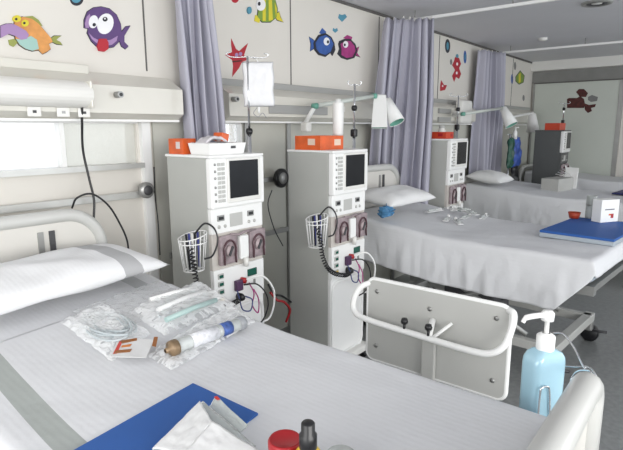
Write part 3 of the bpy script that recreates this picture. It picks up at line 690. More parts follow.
def add_pole(t,zt,hook=.1):
    px_,py_=(MW+.025)*KX,.10
    m=MB(); m.box2((MW*KX-.002,py_-.015,1.3),(px_+.02,py_+.015,1.33),GREYM); m.box2((MW*KX-.002,py_-.015,1.0),(px_+.02,py_+.015,1.03),GREYM); m.build('pole_bracket',None,t)
    m=MB(); m.tube([(px_,py_,.95),(px_,py_,1.55)],.011,CHROME); m.tube([(px_,py_,1.55),(px_,py_,zt)],.0065,CHROME)
    po=m.build('infusion_pole',None,t)
    zk=1.535 if hook>.09 else 1.68
    MB().lathe([(0,-.02),(.016,-.016),(.02,0),(.016,.016),(0,.02)],BLACK,c=(px_,py_,zk)).build('knob',None,po)
    if hook<.09: MB().box((px_,py_,1.52),(.035,.04,.05),BLACK,bev=.008).build('pole_clamp',None,po)
    m=MB()
    for s in (-1,1): m.tube(smooth_path([(px_,py_,zt),(px_+s*.05*hook*10,py_+s*-.04*hook*10,zt-.005),(px_+s*.08*hook*10,py_+s*-.06*hook*10,zt),(px_+s*.09*hook*10,py_+s*-.07*hook*10,zt+.015),(px_+s*.07*hook*10,py_+s*-.055*hook*10,zt+.02)],5),.003,CHROME,seg=6)
    m.build('bag_hook',None,po)
M1=(1.665,2.0,0); M2=(2.465,1.84,0); M3=(4.32,1.93,0); M5=(7.25,1.70,0)
m1=machine(M1,'nearest white dialysis machine with infusion bag pole beside the first bed')
m2=dup(m1,M2,0,'second white dialysis machine with an orange box on top, left of the second bed')
m3=dup(m1,M3,0,'third dialysis machine right of the middle curtain with a red box on top'); m3.scale=(1,1,1.025)
m5=dup(m1,M5,0,'farthest dialysis machine, toned darker than the others, against the end wall door'); m5.scale=(1,1,1.07)
M5D=mat('darker_panels',(.10,.105,.105),.5)  # darker tone given to most panels of the farthest machine
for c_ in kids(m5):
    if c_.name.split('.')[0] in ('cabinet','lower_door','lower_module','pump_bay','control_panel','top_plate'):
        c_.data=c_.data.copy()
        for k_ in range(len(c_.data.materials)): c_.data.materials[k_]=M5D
for r_ in (m3,m5):
    for c_ in kids(r_):
        if c_.name.split('.')[0] in ('wire_basket','coiled_cord','cord_loop','basket_contents'): bpy.data.objects.remove(c_)
add_pole(m1,1.935,.1); add_pole(m2,1.83,.04); add_pole(m3,1.80,.08); add_pole(m5,1.75,.08)
# infusion bag on the first pole
px_,py_=M1[0]+(MW+.025)*KX,M1[1]+.10
bg=thing('infusion_bag','white infusion bag hanging from the pole of the nearest machine','infusion bag',(px_+.045,py_-.035,1.665),rz=-.85)
def bagf(s):
    def g(u,v):
        a=u*2-1;b=v*2-1; k=max(0,(1-a**4)*(1-b**6))**.5
        return Vector((a*.085+.003*math.sin(b*6),s*k*.017+noise.noise(Vector((a*3,b*3,s)))*.005*k,.125+b*.12))
    return g
m=MB(); m.grid(bagf(1),20,26); m.grid(bagf(-1),20,26); bmesh.ops.remove_doubles(m.bm,verts=m.bm.verts,dist=.0004); m.build('pouch',mat('bag_white',(.76,.76,.78),.4,noise_s=10,noise_a=.03),bg)
MB().tube([(0,0,.245),(-.01,0.01,.262),(-.03,.03,.268)],.003,WHITE2,seg=6).build('hanger',None,bg)
m=MB()
m.tube([(0,0,.005),(0,0,-.03)],.006,WHITE2); m.build('spout',None,bg)
MB().tube(smooth_path([(-.01,-.005,-.0),(-.03,-.01,-.03),(-.005,-.012,-.05),(.02,-.01,-.03),(.04,-.01,-.055)],6),.002,mat('tube_dk',(.3,.3,.32),.3),seg=6).build('line',None,bg)
# boxes on the machines
def open_box(label,c,d,m_,name,cat,rz=0,flaps=False,lblm=None):
    t=thing(name,label,cat,c,rz); w,dd,h=d
    m=MB(); th=.003
    m.box2((-w/2,-dd/2,0),(w/2,dd/2,th),m_); m.box2((-w/2,-dd/2,th),(w/2,-dd/2+th,h),m_); m.box2((-w/2,dd/2-th,th),(w/2,dd/2,h),m_)
    m.box2((-w/2,-dd/2+th,th),(-w/2+th,dd/2-th,h),m_); m.box2((w/2-th,-dd/2+th,th),(w/2,dd/2-th,h),m_)
    m.build('carton',None,t)
    if lblm:
        MB().box2((-w/2-.001,-dd*.3,h*.35),(-w/2,-dd*.02,h*.8),lblm).build('sticker',None,t); MB().box2((w*.1,-dd/2-.001,h*.3),(w*.38,-dd/2,h*.75),lblm).build('sticker',None,t)
    return t
ob=open_box('orange cardboard box on the left of the nearest machine top',(M1[0]+.050,M1[1]+.265,MH),(.085,.12,.08),ORANGE,'orange_box','box',lblm=MAUVE)
m=MB(); m.box2((-.038,-.056,.05),(.038,.056,.06),mat('packet_light',(.75,.35,.25),.5)); m.build('contents',None,ob)
tr=thing('white_tray','white rectangular tray on the right of the nearest machine top','tray',(M1[0]+.150,M1[1]+.10,MH))
m=MB(); w,d,h=.30,.20,.062
T=Matrix.Identity(4)
def tray_shell(w0,d0,w1,d1,h,th,mt):
    m=MB(); 
    lo=[(-w0/2,-d0/2),(w0/2,-d0/2),(w0/2,d0/2),(-w0/2,d0/2)]; hi=[(-w1/2,-d1/2),(w1/2,-d1/2),(w1/2,d1/2),(-w1/2,d1/2)]
    ring=lambda P,z,k:[m.bm.verts.new((a*k,b*k,z)) for a,b in P]
    A=ring(lo,0,1);B=ring(hi,h,1);C=ring(hi,h,1-th/w1*2);E_=ring(lo,th,1-th/w0*2)
    m.bm.faces.new(A[::-1]); m.bm.faces.new(E_)
    for P,Q in ((A,B),(B,C),(C,E_)):
        for i in range(4): m.bm.faces.new((P[i],P[(i+1)%4],Q[(i+1)%4],Q[i]))
    m.mi(mt); return m
tray_shell(.23,.15,.25,.17,.058,.006,WHITE2).build('tray_body',None,tr)
MB().box2((.02,-.086,.030),(.05,-.078,.043),DARK).build('label_plate',None,tr)
pk=thing('glove_packet','crumpled pale paper packet sticking up out of the white tray','packet',(M1[0]+.12,M1[1]+.11,MH+.035),ry=-.35*0)
m=MB(); m.grid(lambda u,v:Vector(((u-.5)*.15,(v-.5)*.08,.02+.03*math.sin(u*3)+.012*noise.noise(Vector((u*5,v*5,2))))),14,10); m.build('wrapping',mat('packet_pale',(.72,.69,.72),.6),pk,solid=.012)
MB().box((.065,.0,.05),(.05,.07,.045),ORANGE,r=(0,.2,0),bev=.004).build('orange_flap',None,pk)
o2=open_box('orange transparent-sided box on top of the second machine',(M2[0]+.13,M2[1]+.19,MH),(.24,.20,.085),ORANGE,'orange_box','box',lblm=mat('box_label',(.8,.62,.5),.5))
MB().box2((-.116,-.096,.05),(.116,.096,.07),mat('packet_light',(.75,.35,.25),.5)).build('contents',None,o2)
o3=open_box('red box on top of the third machine beside the middle curtain',(M3[0]+.14,M3[1]+.14,MH*1.025),(.16,.16,.06),mat('box_red',(.60,.06,.02),.4),'red_box','box',lblm=RED)
jr=thing('white_jar','small white capped jar on the red box of the third machine','jar',(M3[0]+.14,M3[1]+.14,MH*1.025+.004))
MB().lathe([(0,0),(.035,0),(.035,.07),(.025,.08),(.025,.10),(0,.10)],WHITE).build('jar_body',None,jr)
MB().lathe([(.028,.09),(.028,.115),(0,.115)],PANEL).build('cap',None,jr)
open_box('red box on top of the farthest machine by the end door',(M5[0]+.18,M5[1]+.14,MH*1.07),(.30,.18,.09),mat('box_red',(.60,.06,.02),.4),'red_box','box')
# white canister hung from the second pole
cn=thing('white_canister','white plastic cylinder hanging left of the second machine pole','canister',(M2[0]+MW*KX-.02,M2[1]+.20,MH+.085))
MB().lathe([(0,0),(.03,.0),(.035,.01),(.037,.20),(.033,.215),(.018,.22),(.018,.235),(0,.235)],WHITE2,seg=24).build('canister_body',None,cn)
MB().lathe([(.014,-.084),(.008,-.075),(.008,0),(.018,.002)],GREYM,seg=12).build('stem',None,cn)
# ------------------------------------------------------------------ reading lamps
def arm(par,pts,r,m_,nm='arm'):
    MB().tube(pts,r,m_,seg=10).build(nm,None,par)
def reading_lamp(label,base,pts,shade_at,shade_dir,L,r0,r1,green,square=False):
    t=thing('reading_lamp',label,'lamp',base); b=Vector(base)
    MB().box((0,-.03,0),(.06,.06,.07),WHITE,bev=.01).build('wall_mount',None,t)
    q=[Vector(p)-b for p in pts]
    for i in range(len(q)-1): arm(t,[q[i],q[i+1]],.016,WHITE2 if i!=1 or not green else mat('arm_pale',(.62,.66,.62),.4))
    for p in q[1:]:
        MB().lathe([(0,-.022),(.020,-.020),(.020,.020),(0,.022)],GREENL if green else WHITE,c=tuple(p),r=(PI/2,0,0),seg=16).build('joint',None,t)
    s=Vector(shade_at)-b; d=Vector(shade_dir).normalized(); rotq=d.to_track_quat('Z','Y').to_matrix().to_4x4()
    sg=4 if square else 24
    T=Matrix.Translation(s)@rotq@(Matrix.Rotation(PI/4,4,'Z') if square else Matrix.Identity(4))
    m=MB(); m.lathe([(r0*.5,-.01),(r0,0),(r1,L),(r1*.95,L),(r0*.92,.01),(0,.008)],WHITE2,seg=sg,smooth=not square); bmesh.ops.transform(m.bm,matrix=T,verts=m.bm.verts)
    sh=m.build('lamp_shade',None,t)
    m=MB(); m.lathe([(r0*.86,.012),(r1*.9,L*.985),(r1*.86,L*.985),(r0*.8,.014)],GREENL if green else WHITE,seg=sg,smooth=not square); bmesh.ops.transform(m.bm,matrix=T,verts=m.bm.verts); m.build('inner_reflector',None,sh)
    m=MB(); m.lathe([(0,.03),(.02,.04),(.028,.08),(.02,.11),(0,.12)],mat('bulb',(.9,.9,.85),.3),seg=16); bmesh.ops.transform(m.bm,matrix=Matrix.Translation(s)@rotq,verts=m.bm.verts); m.build('bulb',None,sh)
    return t
a_=lambda u,v,y: at(u,v,1,y)
def V(p): return tuple(p)
# lamp with white face (front)
p0=V(a_(303,127,2.44)); p0=(p0[0],2.44,p0[2])
reading_lamp('white boxy reading lamp shade on a jointed arm above the second machine',p0,[p0,V(a_(315,106,2.32)),V(a_(374,96,2.2))],V(a_(380,96,2.2)),(-.08,-.05,-1),.25,.066,.088,True,True)
p1=(4.0,2.44,1.72)
reading_lamp('green-lined reading lamp tilted to the right beside the middle curtain',p1,[p1,V(a_(386,101,2.2))],V(a_(387,100,2.2)),(-.08,-.5,-.85),.21,.035,.066,True)
p2=(5.45,2.40,1.70)
reading_lamp('green-lined reading lamp tilted to the right beyond the farthest curtain',p2,[p2,V(a_(463,114,2.2)),V(a_(503,108,2.2))],V(a_(503,108,2.2)),(-.05,-.5,-.85),.24,.04,.08,True)
p3=(7.3,2.44,1.68)
reading_lamp('white cone reading lamp pointing straight down near the end door',p3,[p3,V(a_(532,113,2.25))],V(a_(532,114,2.25)),(.1,-.1,-1),.25,.05,.09,False)
# infusion stand with blue and green bags (between third machine and third bed)
s_=thing('infusion_stand','chrome infusion stand hung with blue and green bags right of the third pillow','infusion stand',(6.76,2.20,0))
m=MB(); m.tube([(0,0,.09),(0,0,1.47)],.012); m.build('pole',CHROME,s_)
for i in range(5):
    a=2*PI*i/5+.3; m=MB(); m.tube([(0,0,.09),(.24*math.cos(a),.24*math.sin(a),.06)],.012,GREYM); lg=m.build('leg',None,s_)
    MB().lathe([(0,-.01),(.025,-.01),(.025,.01),(0,.01)],BLACK,c=(.24*math.cos(a),.24*math.sin(a),.025),r=(PI/2,0,a),seg=14).build('caster',None,lg)
MB().tube([(-.12,0,1.47),(.12,0,1.47)],.005,CHROME).build('crossbar',None,s_)
def limp_bag(nm,label,cat,c,w,h,m_,seed,th=.03):
    def g_(s):
        def g(u,v):
            a=u*2-1;b=v*2-1;k=max(0,(1-a**4)*(1-b**4))**.5
            nn=noise.noise(Vector((a*2+seed,b*2,s)))
            return Vector((a*w/2*(1+.15*nn)*(.75+.25*(1-v)),s*k*th*(1+nn),v*h-h+ .01*nn))
        return g
    m=MB(); m.grid(g_(1),16,22); m.grid(g_(-1),16,22); bmesh.ops.remove_doubles(m.bm,verts=m.bm.verts,dist=.001)
    m.tube([(0,0,0),(0,0,.02)],.003,seg=6)
    return tag(m.build(nm,m_,None,loc=c),label,cat)
BLB=mat('bag_blue',(.05,.12,.5),.4,noise_s=12,noise_a=.3); GRB=mat('bag_green',(.02,.12,.08),.4,noise_s=12,noise_a=.3)
limp_bag('plastic_bag','crumpled blue plastic bag hanging on the infusion stand','bag',(6.87,2.145,1.43),.30,.38,BLB,1)
limp_bag('plastic_bag','dark green plastic bag hanging left on the infusion stand','bag',(6.64,2.145,1.43),.18,.38,GRB,2)
limp_bag('plastic_bag','small black pouch hanging low on the infusion stand','bag',(6.85,2.14,1.07),.24,.34,BLACK,3)
wb=thing('white_bottle','white spray bottle clipped to the top of the infusion stand','bottle',(6.76,2.14,1.41))
MB().lathe([(0,0),(.025,0),(.025,.09),(.01,.11),(.01,.14),(0,.14)],WHITE2).build('bottle_body',None,wb)
MB().box((0,-.015,.145),(.016,.05,.016),WHITE2,bev=.003).build('nozzle',None,wb)
# ------------------------------------------------------------------ overbed table, top folded down
ot=thing('overbed_table','grey overbed table with its top folded down and a white tube handle','table',(1.93,.92,0))
# plate in the plane x=const, y -.33..+.30, z .50...88
pl=rrect(.64,.385,.035)
TY=Matrix(((0,0,1,-.01),(-1,0,0,-.02),(0,1,0,.685),(0,0,0,1)))
m=MB(); m.prism(pl,.018,PANEL,TY); m.tube([TY@Vector((a,b,.009)) for a,b in pl],.0105,WHITE2,seg=8,closed=True)
tp=m.build('table_top',None,ot)
for (a,b) in ((-.27,.14),(.27,.14),(-.27,-.12),(.27,-.12),(-.01,.115)):
    MB().lathe([(0,-.003),(.010,-.003),(.008,-.0),(0,-.0)],GREYM,c=tuple(TY@Vector((a,b,0))),r=(0,PI/2,0),seg=14).build('screw',None,tp)
# tube handle in front (towards -x)
hp=[(.0,.295,.855),(-.03,.325,.835),(-.06,.34,.785),(-.08,.325,.735),(-.09,.25,.715),(-.09,.0,.705),(-.09,-.22,.70),(-.085,-.30,.71),(-.07,-.345,.75),(-.04,-.36,.82),(-.02,-.355,.86),(0,-.33,.865)]
m=MB(); m.tube(smooth_path(hp,6),.0135,WHITE2,seg=12); m.build('handle_tube',None,ot)
for y,zz in ((.065,.775),(-.045,.775)):
    m=MB(); m.tube([(-.09,y,.705),(-.09,y,.745)],.006,BLACK); m.lathe([(0,0),(.014,.0),(.016,.01),(.012,.022),(0,.024)],BLACK,c=(-.09,y,.742),seg=14); kb=m.build('knob',None,ot)
m=MB(); m.tube([(-.085,-.045,.69),(-.02,-.115,.765)],.007,WHITE2); m.tube([(-.085,-.045,.705),(-.02,-.03,.76)],.013,WHITE2); m.build('latch_rod',None,ot)
m=MB(); m.box2((-.035,-.05,.05),(-.0125,.01,.68),PANEL,bev=.004); m.build('post',None,ot)
m=MB(); m.box2((-.04,-.03,.045),(-.01,.40,.085),GREYM,bev=.006).box2((-.04,-.36,.045),(-.01,-.03,.085),GREYM,bev=.006).box2((-.01,-.03,.045),(.35,.03,.085),GREYM,bev=.006); bs=m.build('base',None,ot)
for c in ((-.025,.38,.022),(-.025,-.34,.022),(.33,0,.022)): MB().lathe([(0,-.012),(.022,-.012),(.022,.012),(0,.012)],BLACK,c=c,r=(0,PI/2,0),seg=14).build('caster',None,bs)
# ------------------------------------------------------------------ hand sanitiser on the footboard
FX=B1[0]+W1/2
bx,by=FX+.135,.345
zb=.735
sn=thing('sanitiser_bottle','pale blue pump bottle of hand sanitiser hanging beside the near footboard','bottle',(bx,by,zb),-.55)
m=MB(); 
ow=rrect(.112,.07,.02)
def ring_mesh(m,levels,mt):
    R=[]
    for z,k,kk in levels: R.append([m.bm.verts.new((a*k,b*kk,z)) for a,b in ow])
    n=len(ow); fs=[m.bm.faces.new(R[0][::-1]),m.bm.faces.new(R[-1])]
    for A_,B_ in zip(R,R[1:]):
        for i in range(n): f=m.bm.faces.new((A_[i],A_[(i+1)%n],B_[(i+1)%n],B_[i])); f.smooth=True; fs.append(f)
    m._fin(fs,mt)
ring_mesh(m,[(0,.9,.9),(.006,1,1),(.160,1,1),(.176,.96,.97),(.190,.80,.86),(.197,.55,.7),(.20,.38,.55)],SAN); m.build('bottle_body',None,sn)
m=MB(); m.lathe([(.024,.196),(.025,.200),(.025,.238),(.016,.245),(.011,.247)],WHITE2,seg=24); m.build('cap',None,sn)
m=MB(); m.lathe([(.0065,.245),(.0065,.282),(.017,.284),(.018,.305),(.013,.312),(0,.313)],WHITE2,seg=18); m.tube(smooth_path([(0,0,.30),(-.035,.005,.300),(-.068,.008,.297),(-.078,.009,.284)],4),[.008]*9+[.006]*4,WHITE2); m.build('pump_head',None,sn)
hd=thing('wire_holder','chrome wire holder hooked on the end of the near footboard','wire holder',(bx,by,zb-.012),-.55)
m=MB(); m.tube([(-.060,-.040,.0),(.060,-.040,.0),(.060,.040,.0),(-.060,.040,.0)],.0025,CHROME,seg=7,closed=True)
m.tube(smooth_path([(-.045,-.041,.0),(-.045,-.041,.10),(-.040,-.041,.118),(-.02,-.041,.118),(-.012,-.041,.10),(.0,-.041,.0)],4),.0028,CHROME,seg=7)
m.tube([(.060,-.040,0),(.064,-.040,.13)],.0025,CHROME,seg=7); m.tube([(.060,.040,0),(.064,.040,.13)],.0025,CHROME,seg=7)
m.build('cradle',None,hd)
hq=lambda u,v,d: (Matrix.Rotation(.55,3,'Z')@(at(u,v,0,d)-Vector((bx,by,zb-.012))))
m=MB(); m.tube(smooth_path([(.064,-.040,.13),hq(578,371,1.47),hq(590,371,1.42),hq(590,376,1.40)],5),.0028,CHROME,seg=7)
m.tube(smooth_path([(.064,.040,.13),hq(576,367,1.52),hq(588,367,1.47),hq(595,374,1.42),hq(597,390,1.40)],5),.0028,CHROME,seg=7)
m.tube(smooth_path([hq(553,333,1.56),hq(563,334,1.56),hq(573,346,1.54),hq(581,362,1.50),hq(585,369,1.48)],5),.003,CHROME,seg=7); m.build('hook',None,hd)
# ------------------------------------------------------------------ items on the near bed
ZB=.808+.008
def flat_pts(px,z): return [at(u,v,2,z) for u,v in px]
def slab(name,label,cat,px,z,th,m_,rotbump=0):
    P=flat_pts(px,z+th); c=sum(P,Vector())/len(P); c.z=z
    m=MB(); m.prism([(p.x-c.x,p.y-c.y) for p in P],th,m_)
    return tag(m.build(name,None,None,loc=c),label,cat)
slab('clipboard_mat','dark blue rectangular mat lying on the nearest bed','mat',[(20,480),(193,383),(258,413),(150,500)],ZB,.006,BLUE)
def bz(u,v):
    z=ZB
    for _ in range(6):
        p=at(u,v,2,z); z=zf1(p.y-B1[1])+.012
    return z
def package(name,label,cat,px4,z,h,m_,seed,nu=80,nv=80,amp=.012,top=None):
    """sealed film bag lying flat: px4 are its corners measured on the bed"""
    z=bz(sum(p[0] for p in px4)/4,sum(p[1] for p in px4)/4)
    P=[at(u,v,2,bz(u,v)) for u,v in px4]; c=sum(P,Vector())/4; c.z=z
    P=[Vector((p.x-c.x,p.y-c.y,0)) for p in P]
    def fn(sg):
        def g(u,v):
            q=(P[0]*(1-u)+P[1]*u)*(1-v)+(P[3]*(1-u)+P[2]*u)*v
            e=max(0,(1-(2*u-1)**6)*(1-(2*v-1)**6))
            n=abs(noise.noise(Vector((q.x*22+seed,q.y*22,1))))+.5*abs(noise.noise(Vector((q.x*70,q.y*70+seed,2))))
            zz=.002+ (e*h*.6+ amp*n*2*min(1,e*3+.3) if sg>0 else 0)
            zz+=zf1(q.y+c.y-B1[1])-zf1(c.y-B1[1])
            return Vector((q.x+.006*noise.noise(Vector((u*9,v*9,seed))),q.y+.006*noise.noise(Vector((u*9,v*9,seed+3))),zz))
        return g
    t=thing(name,label,cat,c)
    m=MB(); m.grid(fn(1),nu,nv); m.grid(fn(-1),nu,nv); bmesh.ops.remove_doubles(m.bm,verts=m.bm.verts,dist=.0003)
    f=m.build('film_wrap',m_,t)
    return t,P,c
# dialyser in its bag
dl,P,c=package('dialyser_package','clear film bag holding a dialyser cylinder with brown ends on the near bed','medical package',[(146,356),(172,371),(256,322),(232,306)],ZB,.020,CLEAR,3,amp=.008)
ea=at(170,349,2,c.z+.03)-c; eb=at(243,322,2,c.z+.03)-c; dv=(eb-ea); Ld=dv.length; dq=dv.to_track_quat('Z','Y').to_matrix().to_4x4(); TT=Matrix.Translation((ea.x,ea.y,.029))@Matrix.Translation((0,0,0))
dv.z=0; dq=dv.to_track_quat('Z','Y').to_matrix().to_4x4(); Ld=dv.length
def cyl(prof,m_,nm,par):
    m=MB(); m.lathe(prof,m_,seg=24); bmesh.ops.transform(m.bm,matrix=TT@dq,verts=m.bm.verts); return m.build(nm,None,par)
fib=mat('fibre_white',(.82,.83,.85),.4,noise_s=60,noise_a=.05)
core=cyl([(0,.02),(.020,.022),(.020,Ld-.022),(0,Ld-.02)],fib,'dialyser_core',dl)
cyl([(.0215,.018),(.0235,.02),(.0235,Ld-.02),(.0215,Ld-.018)],CLEAR2,'dialyser_shell',dl)
cyl([(.007,-.018),(.009,-.016),(.009,-.004),(.025,.0),(.027,.006),(.027,.024),(.0235,.026)],BRASS,'end_cap',dl)
cyl([(.0235,Ld-.026),(.027,Ld-.024),(.027,Ld-.006),(.025,Ld),(.009,Ld+.004),(.009,Ld+.014),(0,Ld+.014)],mat('cap_grey',(.3,.31,.33),.3),'end_cap',dl)
cyl([(.0236,Ld*.66),(.0239,Ld*.66),(.0239,Ld*.80),(.0236,Ld*.80)],mat('label_blue',(.08,.16,.50),.5,noise_s=60,noise_a=.3),'label_band',dl)
cyl([(.0236,Ld*.25),(.0239,Ld*.25),(.0239,Ld*.60),(.0236,Ld*.60)],mat('label_white',(.85,.86,.9),.5,noise_s=90,noise_a=.15),'label_band',dl)
# tubing set
TEAL=mat('tube_teal',(.45,.60,.58),.3); PALE=clear_mat('tube_clear',(.85,.9,.92),.4,.15)
def coil_pkg(label,px4,seed,m_,n,r,film,h=.03,ctr=(0,0)):
    t,P,c=package('tubing_package',label,'medical package',px4,ZB,h,film,seed,amp=.006)
    rnd=random.Random(seed)
    ax=(P[1]-P[0]+P[2]-P[3])/4; bx_=(P[3]-P[0]+P[2]-P[1])/4
    for k in range(n):
        pts=[]
        ph=rnd.uniform(0,6); k1=rnd.uniform(.45,.8); k2=rnd.uniform(.4,.75); ox=rnd.uniform(-.15,.15); oy=rnd.uniform(-.15,.15)
        for i in range(60):
            a=2*PI*i/30+ph; q=ax*(k1*math.cos(a)+ox+.08*math.sin(a*.5))+bx_*(k2*math.sin(a)+oy+.1*math.cos(a*.5+ph)); pts.append((q.x,q.y,.008+.010*(1+math.sin(a*1.5+k))*.5+k*.002))
        MB().tube(pts,r,seg=6).build('tubing',m_[k%len(m_)],t)
    return t,P,c
coil_pkg('clear bag of coiled transparent tubing, leftmost package on the near bed',[(60,322),(112,362),(152,334),(105,303)],11,[PALE,PALE],4,.004,CLEAR)
g1,P,c=coil_pkg('clear bag with pale green tubing behind the dialyser package',[(128,312),(165,336),(236,305),(200,282)],7,[PALE,TEAL],3,.0035,CLEAR,.04)
for k,(u0,v0,u1,v1) in enumerate(((158,310,205,291),(166,320,216,300),(150,300,196,288))):
    a0=at(u0,v0,2,c.z+.03)-c; a1=at(u1,v1,2,c.z+.03)-c; a0.z=a1.z=.03
    MB().tube([a0,(a0+a1)/2+Vector((0,0,.004)),a1],.010,(PAPER,TEAL,WHITE2)[k],seg=10).build('folded_line',None,g1)
package('film_wrapping','crumpled clear film with a white inner sheet, between pillow and green tubing',
        'medical package',[(72,312),(120,330),(196,300),(158,281)],ZB,.008,CLEAR,21,amp=.006)
lab=thing('warning_label','white paper label printed with an orange striped symbol on the near bed','label',at(126,347,2,bz(126,347)))
cc=at(126,347,2,ZB+.028); 
def lab_quad(px,z,m_,nm,th=.0008):
    P=[at(u,v,2,lab.location.z+z)-Vector((lab.location.x,lab.location.y,0)) for u,v in px]; m=MB(); m.prism([(p.x,p.y) for p in P],th,m_,Matrix.Translation((0,0,z))); m.build(nm,None,lab)
lab_quad([(110,357),(119,337),(154,340),(146,358)],.022,PAPER,'paper',.0012)
OR2=mat('print_orange',(.70,.22,.03),.5); BR2=mat('print_brown',(.35,.12,.02),.5)
lab_quad([(113,354),(120,340),(123,340.5),(117,353.5)],.0235,mat('print_red',(.7,.04,.03),.5),'print_mark')
lab_quad([(120,341),(137,338),(137,340.5),(122,343.5)],.0236,BR2,'print_mark')
lab_quad([(122,345.5),(132,344),(130,346.5),(121,347.5)],.0237,OR2,'print_mark')
lab_quad([(114,354),(116,350.5),(132,349),(130,352),(118,353)],.0238,BR2,'print_mark')
lab_quad([(152,346),(154,337),(158,337),(156,347)],.0236,BR2,'print_mark')
# gauze packets over the blue mat
pp=thing('paper_package','white paper and film packets heaped over the blue mat','medical package',at(215,440,2,ZB))
def sheetlet(px,zs,nm,m_,seed,amp=.003,solid=.0015):
    P=[at(u,v,2,z)-pp.location for (u,v),z in zip(px,zs)]
    m=MB(); m.grid(lambda u,v:(P[0]*(1-u)+P[1]*u)*(1-v)+(P[3]*(1-u)+P[2]*u)*v+Vector((0,0,amp*noise.noise(Vector((u*3+seed,v*3,0)))+amp*.5*noise.noise(Vector((u*9,v*9,seed))))),24,24)
    return m.build(nm,m_,pp,solid=solid)
sheetlet([(150,452),(203,401),(256,446),(205,505)],[ZB+.02,ZB+.055,ZB+.045,ZB+.02],'film_sleeve',CLEAR2,1)
sheetlet([(185,452),(212,421),(262,452),(225,500)],[ZB+.055,ZB+.075,ZB+.065,ZB+.05],'paper_sleeve',PAPER,2)
sheetlet([(152,449),(200,401),(212,421),(185,452)],[ZB+.03,ZB+.065,ZB+.075,ZB+.055],'paper_sleeve',PAPER,5)
sheetlet([(206,412),(216,396),(248,425),(234,440)],[ZB+.03,ZB+.055,ZB+.05,ZB+.03],'film_sleeve',CLEAR2,3)
sheetlet([(214,397),(217,396),(220,399),(217,400)],[ZB+.058]*4,'red_print',mat('print_red',(.7,.04,.03),.5),4,amp=0)
# body under the packets so that they rest on the bed
# jar with red lid, bottle with black cap
lidp=at(285,440,2,.925)
j=thing('red_lidded_jar','jar with a round dark red lid at the foot of the near bed','jar',(lidp.x,lidp.y,ZB))
MB().lathe([(0,0),(.030,0),(.032,.01),(.032,.095),(0,.095)],BLACK).build('jar_body',None,j)
MB().lathe([(.034,.090),(.035,.094),(.035,.108),(.032,.113),(.029,.111),(0,.111)],RED,seg=32).build('lid',None,j)
yp=at(308,422,2,1.0)
yb=thing('yellow_bottle','yellow labelled bottle with a black cap beside the red lidded jar','bottle',(yp.x,yp.y,ZB))
hb=1.0-ZB
MB().lathe([(0,0),(.026,0),(.028,.006),(.028,hb-.075),(.024,hb-.062),(.012,hb-.05)],YEL).build('bottle_body',None,yb)
MB().lathe([(.0285,.02),(.0288,.02),(.0288,hb-.085),(.0285,hb-.085)],mat('label_cream',(.7,.68,.6),.5,noise_s=80,noise_a=.2)).build('label_band',None,yb)
MB().lathe([(.0165,hb-.055),(.0175,hb-.052),(.0175,hb-.026),(.0135,hb-.022),(.0135,hb-.003),(.011,hb),(0,hb)],BLACK,seg=24).build('cap',None,yb)
cp=at(341,458,2,.86)
cu=thing('clear_cup','clear plastic cup at the bottom edge right of the yellow bottle','cup',(cp.x,cp.y,ZB))
MB().lathe([(0,.002),(.022,.002),(.030,.055),(.031,.055),(.023,0),(0,0)],CLEAR2).build('cup_body',None,cu)
# ------------------------------------------------------------------ items on the second bed
zc2=.822
tb=thing('blue_tray','flat blue-topped grey tray near the foot of the second bed','tray',(3.93,.70,zc2+.003),-.09)
MB().box2((-.33,-.24,0),(.40,.215,.03),mat('tray_grey',(.4,.45,.5),.5),bev=.006).build('tray_body',None,tb)
MB().box2((-.328,-.238,.03),(.398,.213,.046),BLUE,bev=.002).build('blue_pad',None,tb)
zt_=zc2+.049+.0015
q=at(612,222,2,zt_)
bxw=thing('white_carton','white carton with a small red print on the blue tray','box',(q.x,q.y+.05,zt_),-.55)
MB().box2((-.085,-.04,0),(.085,.04,.165),WHITE2,bev=.003).build('carton_body',None,bxw)
MB().box2((.01,-.042,.03),(.035,-.0402,.062),RED).box2((-.01,-.042,.05),(.01,-.0402,.062),ORANGE).build('printed_mark',None,bxw)
MB().box2((-.05,-.0415,.09),(.04,-.0402,.098),mat('print_grey',(.2,.2,.22),.5)).build('printed_line',None,bxw)
q=at(590,218,2,zt_)
rc=thing('clear_canister','tall clear plastic canister left of the white carton on the blue tray','canister',(q.x,q.y,zt_))
MB().lathe([(0,.001),(.034,.0),(.036,.01),(.036,.17),(.034,.17),(.033,.008),(0,.006)],CLEAR2).build('canister_body',None,rc)
MB().lathe([(.037,.10),(.0375,.10),(.0375,.108),(.037,.108)],GREYM).build('band',None,rc)
q=at(574,218,2,zt_)
sc=thing('red_cup','small red cup at the left end of the blue tray','cup',(q.x,q.y,zt_))
MB().lathe([(0,0),(.034,0),(.045,.045),(.043,.045),(.032,.004),(0,.004)],mat('cup_red',(.42,.05,.02),.4)).build('cup_body',None,sc)
